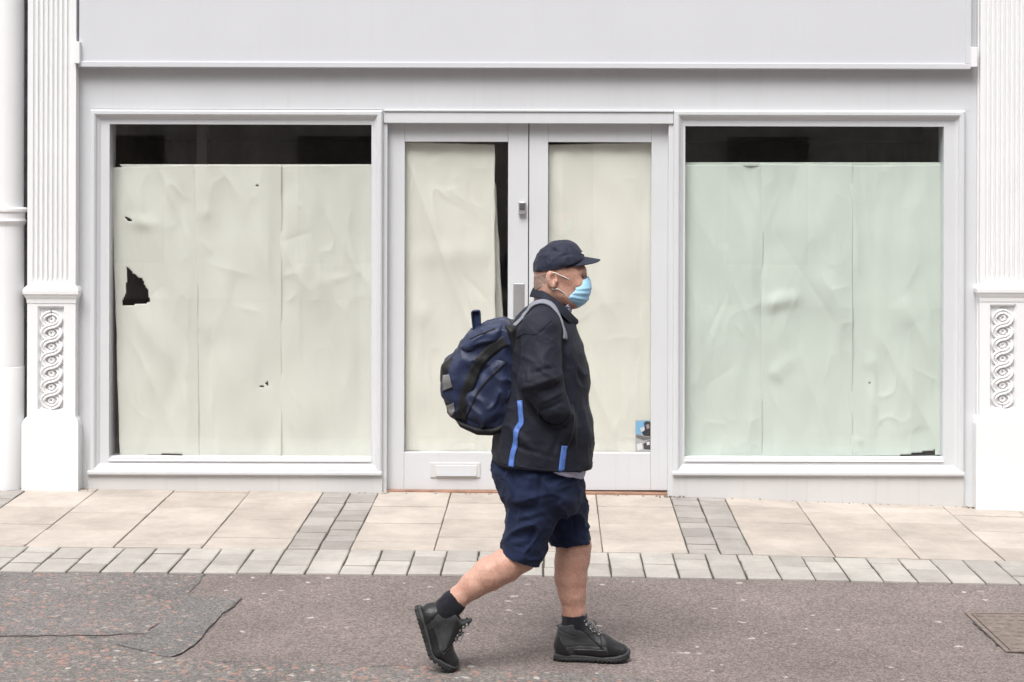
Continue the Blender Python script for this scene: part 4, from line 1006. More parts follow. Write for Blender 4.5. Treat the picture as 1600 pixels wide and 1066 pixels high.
def foldset(v, folds):
    """ridges or creases along short lines in the cloth: (px0,py0,px1,py1,dy,width_m,height_m)"""
    h = np.zeros(len(v))
    for x0, y0, x1, y1, dy, wd, ht in folds:
        a, b = A3(W(x0, y0, dy)), A3(W(x1, y1, dy)); ab = b - a; q = v - a; q[:, 1] *= 0.45; ab2 = ab.copy(); ab2[1] *= 0.45
        t = np.clip(q @ ab2 / (ab2 @ ab2), 0, 1); d = np.linalg.norm(q - t[:, None] * ab2, axis=1) / wd
        h += ht * np.exp(-d * d) * (0.35 + 0.65 * np.sin(PI * t))
    return h

# --- shirt (shows at the neck and below the jacket hem)
S = Field((W(765, 600).x, YM - .26, W(0, 752).z), (W(935, 600).x, YM + .26, W(0, 700).z), 0.006)
S.add(stack([(W(0, 751).z, W(775, 0).x, W(914, 0).x, YM, .212), (W(0, 720).z, W(776, 0).x, W(920, 0).x, YM, .225), (W(0, 704).z, W(778, 0).x, W(921, 0).x, YM, .225)]))
S.cut(W(882, 731), (A3(W(0, 0)) * 0 + np.array([-0.42, 0, -1.0])))
S.cut(W(895, 744), np.array([-0.02, 0, -1.0]))
shirt, _, _ = cloth(S, 'shirt', M['shirt'], man, lambda v: 0.004 * VN1(v * np.array([30, 30, 10])))
Cc = Field((W(840, 0).x, YM - .12, W(0, 505).z), (W(910, 0).x, YM + .12, W(0, 455).z), 0.0035)
Cc.add(cone(W(858, 500), W(872, 472), .088, .067))
Cc.sub(cone(W(857, 505), W(878, 457), .078, .058)); Cc.cut(W(884, 476), (-0.62, 0, 0.78)); Cc.cut(W(884, 497), (0.62, 0, -0.78))
cloth(Cc, 'collar', M['shirt'], shirt)

# --- shorts
SH = Field((W(755, 0).x, YM - .26, W(0, 900).z), (W(940, 0).x, YM + .26, W(0, 700).z), 0.0052)
SH.add(stack([(W(0, 800).z, W(800, 0).x, W(905, 0).x, YM, .15), (W(0, 780).z, W(785, 0).x, W(914, 0).x, YM, .195), (W(0, 752).z, W(774.5, 0).x, W(915, 0).x, YM, .212), (W(0, 730).z, W(770, 0).x, W(912, 0).x, YM, .21), (W(0, 704).z, W(772, 0).x, W(911, 0).x, YM, .20)]))
SH.add(cone(W(841, 752, -.09), W(833, 806, RN), .122, .106, 0.95), 0.03); SH.add(cone(W(833, 806, RN), W(805, 897, RN), .106, .088), 0.02)
SH.add(cone(W(862, 752, .09), W(884, 800, LN), .118, .099, 0.95), 0.03); SH.add(cone(W(884, 800, LN), W(895, 880, LN), .099, .085), 0.02)
# leg openings
p0, p1 = A3(W(834, 806, RN)), A3(W(805, 897, RN)); hem = A3(W(811.5, 874, RN)); hn = np.array([-0.40, 0.0, -0.92])
def half(p, n, box_lo, box_hi):
    n = np.array(n) / np.linalg.norm(n); p = A3(p)
    return (lambda x, y, z: -((x - p[0]) * n[0] + (y - p[1]) * n[1] + (z - p[2]) * n[2])), box_lo, box_hi
SH.sub(half(hem, hn, (W(760, 0).x, YM - .26, W(0, 900).z), (W(856, 0).x, YM - 0.0, W(0, 830).z)))
SH.sub(half(A3(W(892, 850, LN)), (0.12, 0, -1), (W(845, 0).x, YM + .0, W(0, 900).z), (W(940, 0).x, YM + .26, W(0, 835).z)))
SH.sub(cone(W(818, 858, RN), W(803, 900, RN), .080, .079)); SH.sub(cone(W(893, 842, LN), W(897, 885, LN), .076, .075))
def shorts_disp(v):
    q = np.stack([v[:, 0] * 9 + v[:, 2] * 7, v[:, 1] * 9, v[:, 2] * 13 - v[:, 0] * 5], 1)
    h = 0.013 * (ridged(q, VN1, sharp=3.0) - 0.4) + 0.005 * VN3(v * 16) + 0.004 * ridged(q * 2.0 + 5, VN3, sharp=4)
    low = np.clip((W(0, 850).z - v[:, 2]) * 20, 0, 1); h = h * (1 - 0.5 * low) - 0.006
    return h + foldset(v, [(790, 790, 850, 770, -.2, .014, .012), (800, 812, 850, 800, -.2, .012, .010), (795, 835, 840, 815, -.19, .012, .011), (786, 850, 830, 845, -.19, .010, .008), (845, 735, 842, 790, -.21, .008, -.012), (800, 745, 806, 800, -.2, .010, -.008), (812, 800, 800, 855, -.2, .009, .007), (838, 800, 826, 872, -.19, .008, -.007), (905, 775, 912, 840, 0, .008, .008), (895, 790, 900, 840, 0, .008, -.008), (880, 760, 918, 770, -.1, .012, .010), (860, 830, 885, 790, -.05, .016, -.014), (880, 845, 915, 835, .02, .010, .008)])
shorts, _, _ = cloth(SH, 'shorts', M['shorts'], man, shorts_disp)

# --- jacket
J = Field((W(755, 0).x, YM - .40, W(0, 738).z), (W(945, 0).x, YM + .40, W(0, 440).z), 0.0048)
sec = [(738, 771.5, 927, .228), (715, 771, 928, .232), (690, 772, 929.5, .232), (655, 777, 929, .228), (625, 781, 923, .218), (595, 785, 923, .212), (560, 787, 918, .208), (530, 792, 910, .200), (510, 798, 903, .172), (496, 806, 897, .118), (480, 820, 890, .085)]
J.add(stack([(W(0, y).z, W(a, 0).x, W(b, 0).x, YM, w) for y, a, b, w in sec], 2.35))
for s_ in (-1, 1):
    J.add(cone(W(852, 486, s_ * .07), W(846, 516, s_ * .165), .058, .075), 0.05)         # shoulder slope
    J.add(cone(W(846, 518, s_ * .17), W(845, 592, s_ * .235), .083, .088), 0.028)
    J.add(cone(W(842, 594, s_ * .237), W(866, 636, s_ * .235), .084, .062), 0.022)
    J.add(cone(W(862, 628, s_ * .235), W(872, 643, s_ * .23), .063, .056), 0.01)         # cuff
    J.add(ell(W(884, 668, s_ * .205), (.042, .042, .056), Ry(0.3)), 0.03)               # hand in the pocket pushes the cloth out
J.sub(half(A3(W(850, 723)), (-0.085, 0, -1), (W(750, 0).x, YM - .4, W(0, 745).z), (W(945, 0).x, YM + .4, W(0, 700).z)))
J.sub(stack([(W(0, 745).z, W(776, 0).x, W(924, 0).x, YM, .222), (W(0, 706).z, W(778, 0).x, W(922, 0).x, YM, .215)]))
J.sub(cone(W(858, 500), W(872, 455), .062, .072), 0.01)                                  # neck opening
def jacket_disp(v):
    near = np.clip((-(v[:, 1] - YM) - .15) / .08, 0, 1) + np.clip(((v[:, 1] - YM) - .15) / .08, 0, 1)
    q = np.stack([v[:, 0] * 8 - v[:, 2] * 5, v[:, 1] * 7, v[:, 2] * 9 + v[:, 0] * 6], 1)
    h = 0.007 * (ridged(q, VN3, sharp=2.4) - 0.45) + 0.005 * VN2(v * 11) + 0.0022 * ridged(q * 2.1 + 7, VN1, sharp=4)
    h *= np.clip((W(0, 470).z - v[:, 2]) * 12, 0.15, 1)
    h += foldset(v, [(815, 606, 878, 588, -.31, .013, .014), (820, 585, 882, 572, -.31, .010, -.009), (838, 616, 884, 596, -.30, .012, -.013), (845, 627, 880, 612, -.29, .010, .010), (848, 640, 878, 628, -.29, .008, -.008),
                     (850, 655, 893, 648, -.24, .006, .010), (893, 640, 900, 715, -.2, .012, .012), (880, 660, 862, 712, -.22, .010, -.009), (905, 620, 920, 700, -.12, .014, .012), (905, 660, 925, 720, -.12, .010, -.010),
                     (881, 530, 884, 585, -.2, .010, -.018), (890, 545, 905, 600, -.17, .014, .012), (888, 560, 918, 610, -.15, .010, -.010), (808, 520, 812, 590, -.2, .012, -.016), (826, 520, 850, 505, -.22, .012, .006), (835, 540, 860, 600, -.32, .02, .008),
                     (800, 610, 822, 650, -.2, .012, .010), (785, 660, 830, 700, -.22, .016, .010), (780, 690, 870, 716, -.22, .010, -.006), (842, 500, 872, 520, -.2, .01, -.006), (822, 598, 876, 600, -.31, .006, -.008), (830, 566, 868, 596, -.32, .007, .006), (852, 560, 880, 590, -.31, .006, -.006), (818, 560, 828, 600, -.31, .008, .006)])
    return h
jacket, jv, jf = cloth(J, 'jacket', M['jacket'], man, jacket_disp)
jbvh = BVHTree.FromPolygons([Vector(p) for p in jv], [tuple(int(i) for i in q) for q in jf])
# turned-down collar
rows_c = [  # from the inside of the stand over the fold to the outer edge: (photo x, photo y, half spread) from nape to front point
    [(842, 470, 0), (852, 474, .052), (866, 484, .064), (880, 496, .060), (890, 505, .042), (895, 511, .018)],
    [(836.5, 450, 0), (850, 457.5, .058), (868, 470, .074), (883, 482.5, .070), (894, 494.5, .048), (900, 501, .022)],
    [(833.5, 447.5, 0), (850, 454.5, .064), (869, 467, .081), (885, 480, .077), (897, 492.5, .053), (903, 498.5, .026)],
    [(830, 453, 0), (848, 460, .074), (868, 473, .094), (885, 488, .092), (897, 499, .064), (904, 503, .030)],
    [(826, 464, 0), (847, 469, .088), (867, 482, .112), (884, 499, .108), (893, 508, .074), (903, 507, .034)]]
v, f = [], []; ncol = 24
for row in rows_c:
    for k in range(-ncol, ncol + 1):
        t = abs(k) / ncol * 5; g = lambda i: float(smooth_interp(np.array([t]), [0, 1, 2, 3, 4, 5], [q[i] for q in row])[0])
        v.append(W(g(0), g(1), math.copysign(g(2), k) if k else 0.0))
m_ = 2 * ncol + 1
for i in range(len(rows_c) - 1):
    for k in range(m_ - 1): f.append((i * m_ + k, i * m_ + k + 1, (i + 1) * m_ + k + 1, (i + 1) * m_ + k))
collar = MB().add(v, f).build('collar', M['jacket'], jacket, smooth=True)
sd = collar.modifiers.new('thickness', 'SOLIDIFY'); sd.thickness = 0.004; sd.offset = 0
ss = collar.modifiers.new('smooth', 'SUBSURF'); ss.levels = 1; ss.render_levels = 2
# zip placket down the chest
def ribbon(name, pts, width, mat, parent, bvh, off=0.003, cast=True, thick=0.002, n=40, roll=None):
    """a band laid on cloth along photo points, following the surface"""
    pts = [Vector(p) for p in pts]; ln = [0]
    for a, b in zip(pts[:-1], pts[1:]): ln.append(ln[-1] + (b - a).length)
    c = []
    for k in range(n + 1):
        t = ln[-1] * k / n; c.append(Vector([float(smooth_interp(np.array([t]), ln, [p[i] for p in pts])[0]) for i in range(3)]))
    v, f = [], []; m = 5; hits = []
    for p in c:
        if cast: h = bvh.ray_cast(Vector((p.x, p.y - 0.6, p.z)), Vector((0, 1, 0)))
        else: h = bvh.find_nearest(p)
        hits.append((h[0], h[1]) if h[0] is not None else (p, Vector((0, -1, 0))))
    for i in range(n + 1):
        t = (hits[min(n, i + 1)][0] - hits[max(0, i - 1)][0]).normalized(); nrm = sum((hits[min(max(i + d, 0), n)][1] for d in (-2, -1, 0, 1, 2)), Vector()).normalized(); s = nrm.cross(t).normalized()
        for j in range(m):
            q = hits[i][0] + s * width * (j / (m - 1) - .5); h = bvh.find_nearest(q); q = h[0] + h[1] * off if h[0] is not None and (h[0] - q).length < .03 else q + nrm * off
            v.append(q)
    for i in range(n):
        for j in range(m - 1): f.append((i * m + j, i * m + j + 1, (i + 1) * m + j + 1, (i + 1) * m + j))
    o = MB().add(v, f).build(name, mat, parent, smooth=True)
    sd = o.modifiers.new('thickness', 'SOLIDIFY'); sd.thickness = thick; sd.offset = 0
    return o
ribbon('blue_stripe', [W(813.5, 616), W(815, 632), W(816, 648), W(809, 660), W(807.5, 680), W(803, 698), W(800.5, 716)], .024, M['stripe'], jacket, jbvh)
ribbon('blue_stripe', [W(881.5, 683), W(879, 700), W(876, 726)], .025, M['stripe'], jacket, jbvh, n=20)
ribbon('seam', [W(808, 522), W(822, 512), W(838, 512), W(852, 500), W(862, 492)], .004, M['jacket'], jacket, jbvh, .0015, n=30)
ribbon('hem_band', [W(774, 711), W(800, 713), W(850, 718.5), W(900, 722.5), W(926, 723)], .004, M['jacket'], jacket, jbvh, .0015, n=40)

for s_ in (1,):
    ribbon('cuff_edge', [W(842, 630), W(846, 641), W(856, 648.5), W(868, 650), W(880, 646), W(888, 637), W(890, 630)], .007, M['jacket'], jacket, jbvh, .004, thick=.004, n=30)
ribbon('pocket_zip', [W(893, 622), W(896, 645), W(892, 668), W(884, 690)], .006, M['bag_zip'], jacket, jbvh, .002, n=24)
# --- cap
K = Field((W(822, 0).x, YM - .11, W(0, 445).z), (W(922, 0).x, YM + .11, W(0, 368).z), 0.0034)
K.add(ell(W(872.5, 421), (0.1085, 0.088, 0.117)))
K.add(ell(W(882, 408), (0.082, 0.078, 0.080)), 0.03)
K.sub(ell(W(872, 424), (0.101, 0.081, 0.098)))
K.cut(W(834, 434.5), (0.355, 0, -0.935)); K.cut(W(880, 418), (0.16, 0, -0.987))
def cap_disp(v):
    c = A3(W(874, 376)); an = np.arctan2(v[:, 1] - c[1], v[:, 0] - c[0]); h = 0.0032 * VN1(v * 28) + 0.0035 * (ridged(v * 22, VN3, sharp=3) - .3)
    r_ = np.hypot(v[:, 1] - c[1], v[:, 0] - c[0])
    for a in np.arange(6) * PI / 3: d = np.abs(np.angle(np.exp(1j * (an - a)))) * r_; h -= 0.0022 * np.exp(-(d / .003) ** 2)
    h += foldset(v, [(852, 383, 880, 398, -.06, .008, -.009), (872, 402, 890, 398, -.07, .006, -.007), (845, 402, 862, 396, -.07, .008, .005), (838, 420, 880, 410, -.07, .010, .003)])
    return h
cap, kv, kf = cloth(K, 'cap', M['cap'], man, cap_disp)
kbvh = BVHTree.FromPolygons([Vector(p) for p in kv], [tuple(int(i) for i in q) for q in kf])
v, f = [], []; nu, nv = 24, 12
for i in range(nu + 1):
    a = -1 + 2 * i / nu; yb = 0.079 * a
    xb = W(906, 0).x - 0.062 * (a * a) ** 1.2; fwd = (W(939.5, 0).x - W(906, 0).x) + 0.010 * 0 
    for j in range(nv + 1):
        t = j / nv; out = math.sqrt(max(0, 1 - abs(a) ** 2.6))
        xx = xb + t * ((W(939.5, 0).x - 0.018 * a * a) * 1.0 - xb) * (0.12 + 0.88 * out)
        yy = YM + yb * (1 - 0.06 * t)
        zz = W(0, 398.5).z - 0.047 * abs(a) ** 1.7 * (1 - 0.55 * t) - 0.010 * t - 0.004 * t * t
        v.append((xx, yy, zz))
for i in range(nu):
    for j in range(nv): f.append((i * (nv + 1) + j, (i + 1) * (nv + 1) + j, (i + 1) * (nv + 1) + j + 1, i * (nv + 1) + j + 1))
brim = MB().add(v, f).build('brim', M['cap'], cap, smooth=True)
sd = brim.modifiers.new('thickness', 'SOLIDIFY'); sd.thickness = 0.005; sd.offset = 0
ss = brim.modifiers.new('smooth', 'SUBSURF'); ss.levels = 1; ss.render_levels = 1
me = bpy.data.meshes.new('button'); bm = bmesh.new(); bmesh.ops.create_uvsphere(bm, u_segments=12, v_segments=8, radius=0.008); bmesh.ops.scale(bm, verts=bm.verts, vec=(1, 1, .5)); bmesh.ops.translate(bm, verts=bm.verts, vec=W(876, 376.8)); bm.to_mesh(me); bm.free()
link('button', me, M['cap'], cap)
# small white embroidered mark on the front of the cap
h = [kbvh.ray_cast(W(940, 389.5, dy), Vector((-1, 0, -.2))) for dy in (-.03, -.018, -.006, .006)]
v, f = [], []
for q in h:
    if q[0] is not None:
        for dz_ in (-.006, .006): v.append(q[0] + q[1] * .0015 + Vector((-dz_ * .8, 0, dz_ * .6)))
for i in range(len(v) // 2 - 1): f.append((2 * i, 2 * i + 1, 2 * i + 3, 2 * i + 2))
if f: MB().add(v, f).build('white_badge', M['loop'], cap)

# --- face mask with pleats and ear loops
v, f = [], []; nu, nv = 36, 40
tv = [0, .15, .4, .62, .8, 1.0]
for j in range(nv + 1):
    t = j / nv; g = lambda a: float(smooth_interp(np.array([t]), tv, a)[0])
    py = 430 + t * 49.5; xf = g([920.5, 923.5, 925, 922, 917.5, 903]); xe = g([900, 900.5, 899, 891.5, 890, 894.5]); hw = g([.052, .060, .067, .068, .062, .044])
    for i in range(nu + 1):
        a = -1 + 2 * i / nu; th_ = a * PI / 2
        pleat = 0.0
        for pc_ in (.34, .52, .70): pleat += 0.0022 * ((t - pc_) * 12 if 0 < (t - pc_) * 12 < 1 else (1.0 if t >= pc_ else 0)) - 0.0023 * (1 if t >= pc_ else 0) * min(1, (t - pc_) * 30 if t > pc_ else 0) * .9
        bul = 0.0014 * math.sin((t - .3) * 34 + 1.4 * a * a) * (1 if .28 < t < .82 else 0)
        xx = W(xe, 0).x + (W(xf, 0).x - W(xe, 0).x) * math.cos(th_) ** .8 + (pleat + bul) * math.cos(th_) ** .5
        yy = YM + (hw + bul * .8) * math.sin(th_)
        edge_up = (-1.2 + 12 * (1 - t) ** 3) * abs(a) ** 2 - 9 * t ** 3 * abs(a) ** 2
        v.append((xx, yy, W(0, py + edge_up * (1 if t < .5 else 1)).z))
for j in range(nv):
    for i in range(nu): f.append((j * (nu + 1) + i, j * (nu + 1) + i + 1, (j + 1) * (nu + 1) + i + 1, (j + 1) * (nu + 1) + i))
mask = MB().add(v, f).build('face_mask', M['mask'], man, smooth=True)
sd = mask.modifiers.new('thickness', 'SOLIDIFY'); sd.thickness = 0.0016; sd.offset = 1
for s_ in (-1, 1):
    MB().tube([W(900, 442.5, s_ * .056), W(888, 436, s_ * .073), W(874, 429.5, s_ * .083), W(866, 426, s_ * .088), W(858, 427, s_ * .083)], .0017, 6).build('ear_loop', M['loop'], mask, smooth=True)
    MB().tube([W(895, 476, s_ * .052), W(889, 466, s_ * .062), W(880, 457, s_ * .070), W(872, 451.5, s_ * .080), W(862, 452, s_ * .086)], .0017, 6).build('ear_loop', M['loop'], mask, smooth=True)

# --- boots and socks
def boot_meshes(bend):
    """toe along +x, sole at z = 0, heel at x = 0; the toe box flexes by bend"""
    U = Field((-.02, -.07, -.01), (.335, .07, .225), .0036)
    U.add(cone((.048, 0, .060), (.205, 0, .055), .046, .045)); U.add(cone((.205, 0, .052), (.280, 0, .038), .045, .031, 1.12), .02)
    U.add(cone((.050, 0, .060), (.066, 0, .165), .049, .051), .02); U.add(cone((.085, 0, .140), (.185, 0, .070), .043, .042), .025)
    U.add(cone((.112, 0, .150), (.106, 0, .196), .024, .020, 1.35), .012)                   # tongue
    U.add(cone((.010, 0, .146), (.008, 0, .156), .007, .007), .01)                         # heel tab
    U.sub(cone((.062, 0, .130), (.070, 0, .24), .034, .044), .004)
    U.cut((.0, 0, .148), (-.36, 0, .93)) if False else None
    U.sub(half((.03, 0, .150), (-.25, 0, 1), (-.02, -.07, .13), (.095, .07, .23)))
    U.cut((0, 0, .020), (0, 0, -1)); U.V = np.maximum(U.V, 0 * U.V - 1)
    v, f = U.nets(); v = relax(v, f, 1); n = vnormals(v, f)
    # panel seams and padding on the upper
    s1 = np.abs(v[:, 2] - (.062 + .10 * np.clip(v[:, 0] - .02, 0, .08))) ; s2 = np.abs(v[:, 0] - .205 - (v[:, 2] - .05) * .6); s3 = np.abs(v[:, 2] - (.128 - .3 * (v[:, 0] - .03)))
    h = -.0026 * (np.exp(-(s1 / .003) ** 2) + np.exp(-(s2 / .003) ** 2) + np.exp(-(s3 / .003) ** 2) * (v[:, 0] < .09)) + .0018 * VN1(v * 40)
    v = v + n * h[:, None]
    extra = []
    for pn, nn in (((.232, 0, .03), (-1, 0, -.35)), ((.050, 0, .06), (1, 0, .55)), ((.130, 0, .118), (-.62, 0, -.78)), ((.0, 0, .058), (.0, 0, 1))):
        G = Field(U.lo, U.lo + U.res * (U.n - 1), U.res); G.V = U.V - .0022; G.cut(pn, nn); G.cut((0, 0, .026), (0, 0, -1))
        if nn[0] > 0: G.cut((0, 0, .105), (-.2, 0, 1))
        elif nn[0] == 0: G.cut((0, 0, .040), (-.10, 0, -1)); G.cut((.228, 0, .03), (1, 0, .35)); G.cut((.075, 0, .06), (-1, 0, -.55))
        elif nn[2] < -.5: G.cut((.200, 0, .09), (1, 0, .2)); G.cut((0, 0, .158), (0, 0, 1))
        a_, b_ = G.nets(); extra.append((relax(a_, b_, 1), b_))
    So = Field((-.02, -.07, -.012), (.335, .07, .06), .0034)
    secs = [(.0, .030), (.03, .041), (.09, .040), (.15, .041), (.22, .050), (.27, .046), (.305, .030), (.318, .012)]
    def sole(x, y, z, z0, z1, grow):
        hw = smooth_interp(x.ravel(), [q[0] for q in secs], [q[1] for q in secs])[:, None, None] + grow
        d = np.maximum(np.abs(y) - hw, np.maximum(-.004 - grow - x, x - .316 - grow))
        lift = np.clip(x - .25, 0, 1) ** 1.6 * .9
        return np.maximum(d, np.maximum(z - z1 - lift, z0 + lift - z))
    So.add((lambda x, y, z: sole(x, y, z, .0, .0175, .002), (-.02, -.07, -.01), (.33, .07, .06)))
    tread = np.sin(So.ax[0] * 2 * PI / .019)[:, None, None] > 0.62
    So.V = np.where(tread & (So.ax[2][None, None, :] < .0075) & (np.abs(So.ax[1])[None, :, None] > .026), np.maximum(So.V, .003), So.V)
    v2, f2 = So.nets(); v2 = relax(v2, f2, 1, .4)
    Mi = Field((-.02, -.07, .01), (.335, .07, .075), .0034)
    Mi.add((lambda x, y, z: sole(x, y, z, .0165, .027 + .004 * np.sin(x * 21 + .5), .0005), (-.02, -.07, .0), (.33, .07, .07)))
    Mi.add(cone((.280, 0, .036), (.303, 0, .036), .026, .018, 1.2), .01); Mi.cut((.0, 0, .068), (0, 0, 1)); Mi.cut((.262, 0, .0), (-1, 0, .0)) if False else None
    v3, f3 = Mi.nets(); v3 = relax(v3, f3, 1)
    def bendf(p):
        p = np.array(p, float); x = p[:, 0]; a = np.clip((x - .175) / .06, 0, 1) * bend; c0_, z0_ = .19, .012
        dx, dz_ = x - c0_, p[:, 2] - z0_; q = p.copy(); m_ = x > .175; ca, sa = np.cos(a), np.sin(a)
        q[m_, 0] = (c0_ + dx * ca - dz_ * sa)[m_]; q[m_, 2] = (z0_ + dx * sa + dz_ * ca)[m_]; return q
    return [(bendf(v), f), (bendf(v2), f2), (bendf(v3), f3)] + [(bendf(a_), b_) for a_, b_ in extra], bendf
def make_boot(T, bend, lab):
    parts, bendf = boot_meshes(bend)
    tr = lambda p: (np.array(T.to_3x3()) @ np.asarray(p).T).T + np.array(T.translation)
    (v, f), (v2, f2), (v3, f3), (v4, f4), (v5, f5), (v6, f6), (v7, f7) = parts
    b = link('boot', fast_mesh('boot', tr(v), f), M['boot'], man); b['label'] = lab
    link('outsole', fast_mesh('outsole', tr(v2), f2), M['sole'], b); link('midsole', fast_mesh('midsole', tr(v3), f3), M['midsole'], b)
    link('toe_cap', fast_mesh('toe_cap', tr(v4), f4), M['overlay'], b); link('heel_counter', fast_mesh('heel_counter', tr(v5), f5), M['overlay'], b)
    link('lace_panel', fast_mesh('lace_panel', tr(v6), f6), M['overlay'], b); link('side_band', fast_mesh('side_band', tr(v7), f7), M['overlay'], b)
    bv_ = BVHTree.FromPolygons([Vector(p) for p in v], [tuple(int(i) for i in q) for q in f])
    rows_ = [(.190, .100), (.172, .110), (.155, .123), (.138, .136), (.125, .152), (.122, .170)]
    def onto(x, y, z):
        h = bv_.find_nearest(Vector(bendf(np.array([[x, y, z + .02]]))[0])); return h[0] + h[1] * .003
    def world(pts): return [Vector(p) for p in tr(np.array([tuple(p) for p in pts]))]
    for i, (x, z) in enumerate(rows_):
        w_ = .024
        MB().tube(world([onto(x + (.008 if k > 0 else -.008) * 0 + .010 * (k / 4), w_ * k / 4, z) for k in range(-4, 5)]), .0036, 6).build('lace', M['lace'], b, smooth=True)
        MB().tube(world([onto(x - .010 * (k / 4), w_ * k / 4, z + .002) for k in range(-4, 5)]), .0036, 6).build('lace', M['lace'], b, smooth=True)
    for i, (x, z) in enumerate(rows_):
        for s_ in (-1, 1):
            p = world([onto(x, s_ * .030, z)])[0]; me = bpy.data.meshes.new('eyelet'); bm = bmesh.new(); bmesh.ops.create_uvsphere(bm, u_segments=8, v_segments=6, radius=.0045); bmesh.ops.translate(bm, verts=bm.verts, vec=p); bm.to_mesh(me); bm.free()
            link('eyelet', me, M['steel'], b)
    kx, kz = .140, .150
    for s_ in (-1, 1):
        loop = [(kx, 0, kz), (kx + .02, s_ * .022, kz + .012), (kx + .034, s_ * .040, kz - .006), (kx + .022, s_ * .034, kz - .024), (kx + .006, s_ * .010, kz - .004)]
        MB().tube(world(bendf(np.array(loop))), .0028, 6).build('lace', M['lace'], b, smooth=True)
        MB().tube(world([(kx, 0, kz), (kx + .016, s_ * .018, kz - .02), (kx + .030, s_ * .030, kz - .05)]), .0026, 6).build('lace', M['lace'], b, smooth=True)
    return b
fx = W(866, 1036, LN); T1 = Matrix.Translation((fx.x + .003, YM + LN, zroad(fx.x) + .0015)) @ Matrix.Rotation(-0.06, 4, 'Z')
make_boot(T1, 0.0, 'dark grey lace-up boot planted flat in front')
ang = math.radians(73)
hx = W(648, 938, RN - .012)
T2 = Matrix.Translation((hx.x, YM + RN - .012, hx.z)) @ Matrix.Rotation(0.05, 4, 'Z') @ Matrix.Rotation(ang, 4, 'Y')
BT2 = T2
# set the toe of the trailing boot on the road
parts_, bf_ = boot_meshes(0.55)
zz_ = ((np.array(T2.to_3x3()) @ parts_[1][0].T).T + np.array(T2.translation))
T2 = Matrix.Translation((0, 0, zroad(float(zz_[zz_[:, 2].argmin(), 0])) + .001 - zz_[:, 2].min())) @ T2
print('trailing boot moved by', T2.translation.z - BT2.translation.z)
make_boot(T2, 0.55, 'dark grey lace-up boot of the trailing foot, heel raised and toe down')
def sock(pts, k=.01):
    lo_ = np.min([A3(p) for p, r in pts], 0) - .08; hi_ = np.max([A3(p) for p, r in pts], 0) + .08; S_ = Field(lo_, hi_, .004)
    for a, b in zip(pts[:-1], pts[1:]): S_.add(cone(a[0], b[0], a[1], b[1]), k)
    d = A3(pts[0][0]) - A3(pts[1][0]); S_.cut(pts[0][0], d)
    cloth(S_, 'sock', M['sock'], man, lambda v: .0022 * VN1(v * 45))
sock([(W(898, 959, LN), .0535), (W(898, 975, LN), .0545), (W(899, 992, LN), .043), (W(902, 1004, LN), .034)])
sock([(W(716, 935, RN - .01), .0485), (W(708, 942, RN - .011), .051), (W(698, 951, RN - .012), .051), (W(690, 962, RN - .012), .040)])

# ------------------------------------------------------------------ backpack
pack = empty('backpack', W(750, 671, 0)); tag(pack, 'navy and black backpack with grey patches worn by the walking man', 'backpack')
def pg(pts): return [(W(x, y).x, W(x, y).z) for x, y in pts]
body_pts = [(733, 519), (762, 505), (788, 499), (806, 510), (812, 560), (812, 610), (802, 645), (788, 667), (770, 671), (747, 671), (722, 659), (705, 645), (693, 612), (690.5, 592), (694, 566), (710, 552)]
def bagmesh(name, pts, hw, r, mat, parent, amp=.006, seed=0, freq=11, yc=YM, extra=None):
    q = pg(pts); xs = [a for a, b in q]; zs = [b for a, b in q]
    G = Field((min(xs) - .03, yc - hw - .03, min(zs) - .03), (max(xs) + .03, yc + hw + .03, max(zs) + .03), .0048)
    G.add(slab(q, yc, hw, r))
    if extra: extra(G)
    def dsp(v):
        k = np.stack([v[:, 0] * freq + v[:, 2] * freq * .7, v[:, 1] * freq, v[:, 2] * freq - v[:, 0] * freq * .6], 1) + seed
        return amp * (1.4 * ridged(k, VN1, sharp=2) - .6) + amp * .5 * VN2(v * 22 + seed)
    o, v, f = cloth(G, name, mat, parent, dsp)
    return o, BVHTree.FromPolygons([Vector(p) for p in v], [tuple(int(i) for i in t) for t in f])
main, mb_ = bagmesh('main_body', body_pts, .156, .060, M['bag'], pack, .008, 1, 12)
bagmesh('back_panel', [(790, 503), (806, 506), (816, 560), (816, 612), (806, 648), (790, 664), (795, 640), (802, 600), (801, 552)], .164, .03, M['bag_black'], pack, .004, 3, 9)
top_, tb_ = bagmesh('top_pocket', [(733, 520), (763, 505), (786, 500), (792, 510), (786, 528), (764, 539), (742, 546), (730, 543), (722, 538)], .166, .045, M['bag'], pack, .008, 5, 12)
mid_, md_ = bagmesh('side_pocket', [(727, 612), (745, 582), (768, 560), (790, 545), (800, 560), (802, 600), (794, 638), (778, 660), (752, 664), (728, 650), (722, 630)], .176, .06, M['bag'], pack, .011, 9, 13)
bagmesh('front_panel', [(692, 566), (708, 554), (716, 566), (719, 590), (714, 612), (716, 634), (722, 656), (704, 643), (693.5, 612), (690, 592)], .150, .05, M['bag_black'], pack, .004, 14, 9)
bagmesh('base_panel', [(712, 646), (740, 656), (772, 658), (792, 652), (786, 668), (770, 672), (747, 672), (721, 660)], .160, .03, M['bag_black'], pack, .003, 17, 9)
ribbon('side_band', [W(792, 526), W(770, 540), W(750, 562), W(738, 590), W(728, 622), W(724, 648)], .045, M['bag_black'], pack, mb_, .004, n=40)
ribbon('zip', [W(729, 547), W(750, 549), W(772, 541), W(790, 528)], .006, M['bag_zip'], pack, tb_, .003, n=30)
ribbon('seam_piping', [W(738, 524), W(757, 515), W(776, 508)], .005, M['bag_black'], pack, tb_, .003, n=24)
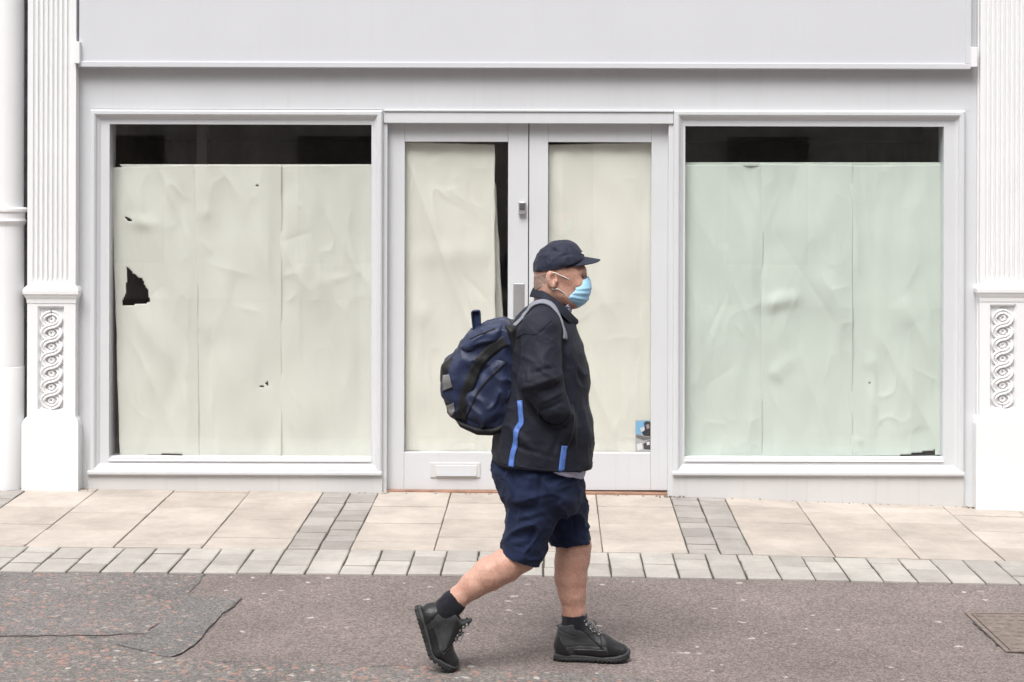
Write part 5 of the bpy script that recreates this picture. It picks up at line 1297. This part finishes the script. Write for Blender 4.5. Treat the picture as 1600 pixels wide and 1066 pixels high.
def quadpatch(name, pts, mat, parent, bvh, off=.004, n=10):
    a, b, c_, d = [W(*p) for p in pts]; v, f = [], []
    for i in range(n + 1):
        for j in range(n + 1):
            p = a.lerp(b, i / n).lerp(d.lerp(c_, i / n), j / n); h = bvh.ray_cast(Vector((p.x, p.y - .6, p.z)), Vector((0, 1, 0)))
            if h[0] is None: h = bvh.find_nearest(p)
            v.append(h[0] + h[1] * off)
    for i in range(n):
        for j in range(n): f.append((i * (n + 1) + j, (i + 1) * (n + 1) + j, (i + 1) * (n + 1) + j + 1, i * (n + 1) + j + 1))
    o = MB().add(v, f).build(name, mat, parent, smooth=True); sd = o.modifiers.new('thickness', 'SOLIDIFY'); sd.thickness = .002
quadpatch('reflective_patch', [(697, 581), (706, 578), (711, 597), (696, 604)], M['reflect'], pack, mb_, .007)
quadpatch('reflective_patch', [(702, 627), (713, 620), (715, 634), (708, 643)], M['reflect'], pack, mb_, .007)
ribbon('compression_strap', [W(770, 548), W(752, 566), W(735, 588), W(722, 610)], .018, M['bag_black'], pack, md_, .006, n=24)
ribbon('zip', [W(733, 640), W(752, 600), W(775, 575), W(795, 556)], .006, M['bag_black'], pack, md_, .003, n=30)
# grab handle
hp = [W(739.5, 518), W(737, 497), W(736.5, 487), W(741, 484.5), W(749, 484.5), W(751, 488), W(751.5, 498), W(752, 508)]
v, f = [], []
hs = []
for k in range(33):
    t = 7 * k / 32; hs.append(Vector([float(smooth_interp(np.array([t]), list(range(8)), [p[i] for p in hp])[0]) for i in range(3)]))
for k, p in enumerate(hs):
    for s_ in (-1, 1): v.append(p + Vector((0, s_ * .016 - .01, 0)))
for k in range(len(hs) - 1): f.append((2 * k, 2 * k + 1, 2 * k + 3, 2 * k + 2))
hb = [(a + Vector((0, 0, 0))) for a in hs]
o = MB().add(v, f).build('grab_handle', M['bag'], pack, smooth=True); sd = o.modifiers.new('thickness', 'SOLIDIFY'); sd.thickness = .006
quad = [(W(738, 487, -.012)), W(750, 486, -.012), W(751.5, 512, -.012), W(741, 516, -.012)]
MB().add([quad[0], quad[1], quad[2], quad[3]] + [q + Vector((0, .022, 0)) for q in quad], [(3, 2, 1, 0), (4, 5, 6, 7), (0, 1, 5, 4), (1, 2, 6, 5), (2, 3, 7, 6), (3, 0, 4, 7)]).build('handle_grip', M['bag'], pack, bevel=.004)
for s_ in (-1, 1):
    pts = [W(792, 503, s_ * .10), W(808, 489, s_ * .105), W(826, 478, s_ * .11), W(842, 473, s_ * .118), W(858, 476, s_ * .128), W(871, 487, s_ * .145), W(878, 502, s_ * .16), W(880.5, 518, s_ * .17), W(880, 530, s_ * .178)]
    ribbon('shoulder_strap', pts, 0.029, M['strap'], pack, jbvh, .006, cast=False, thick=.007, n=60)
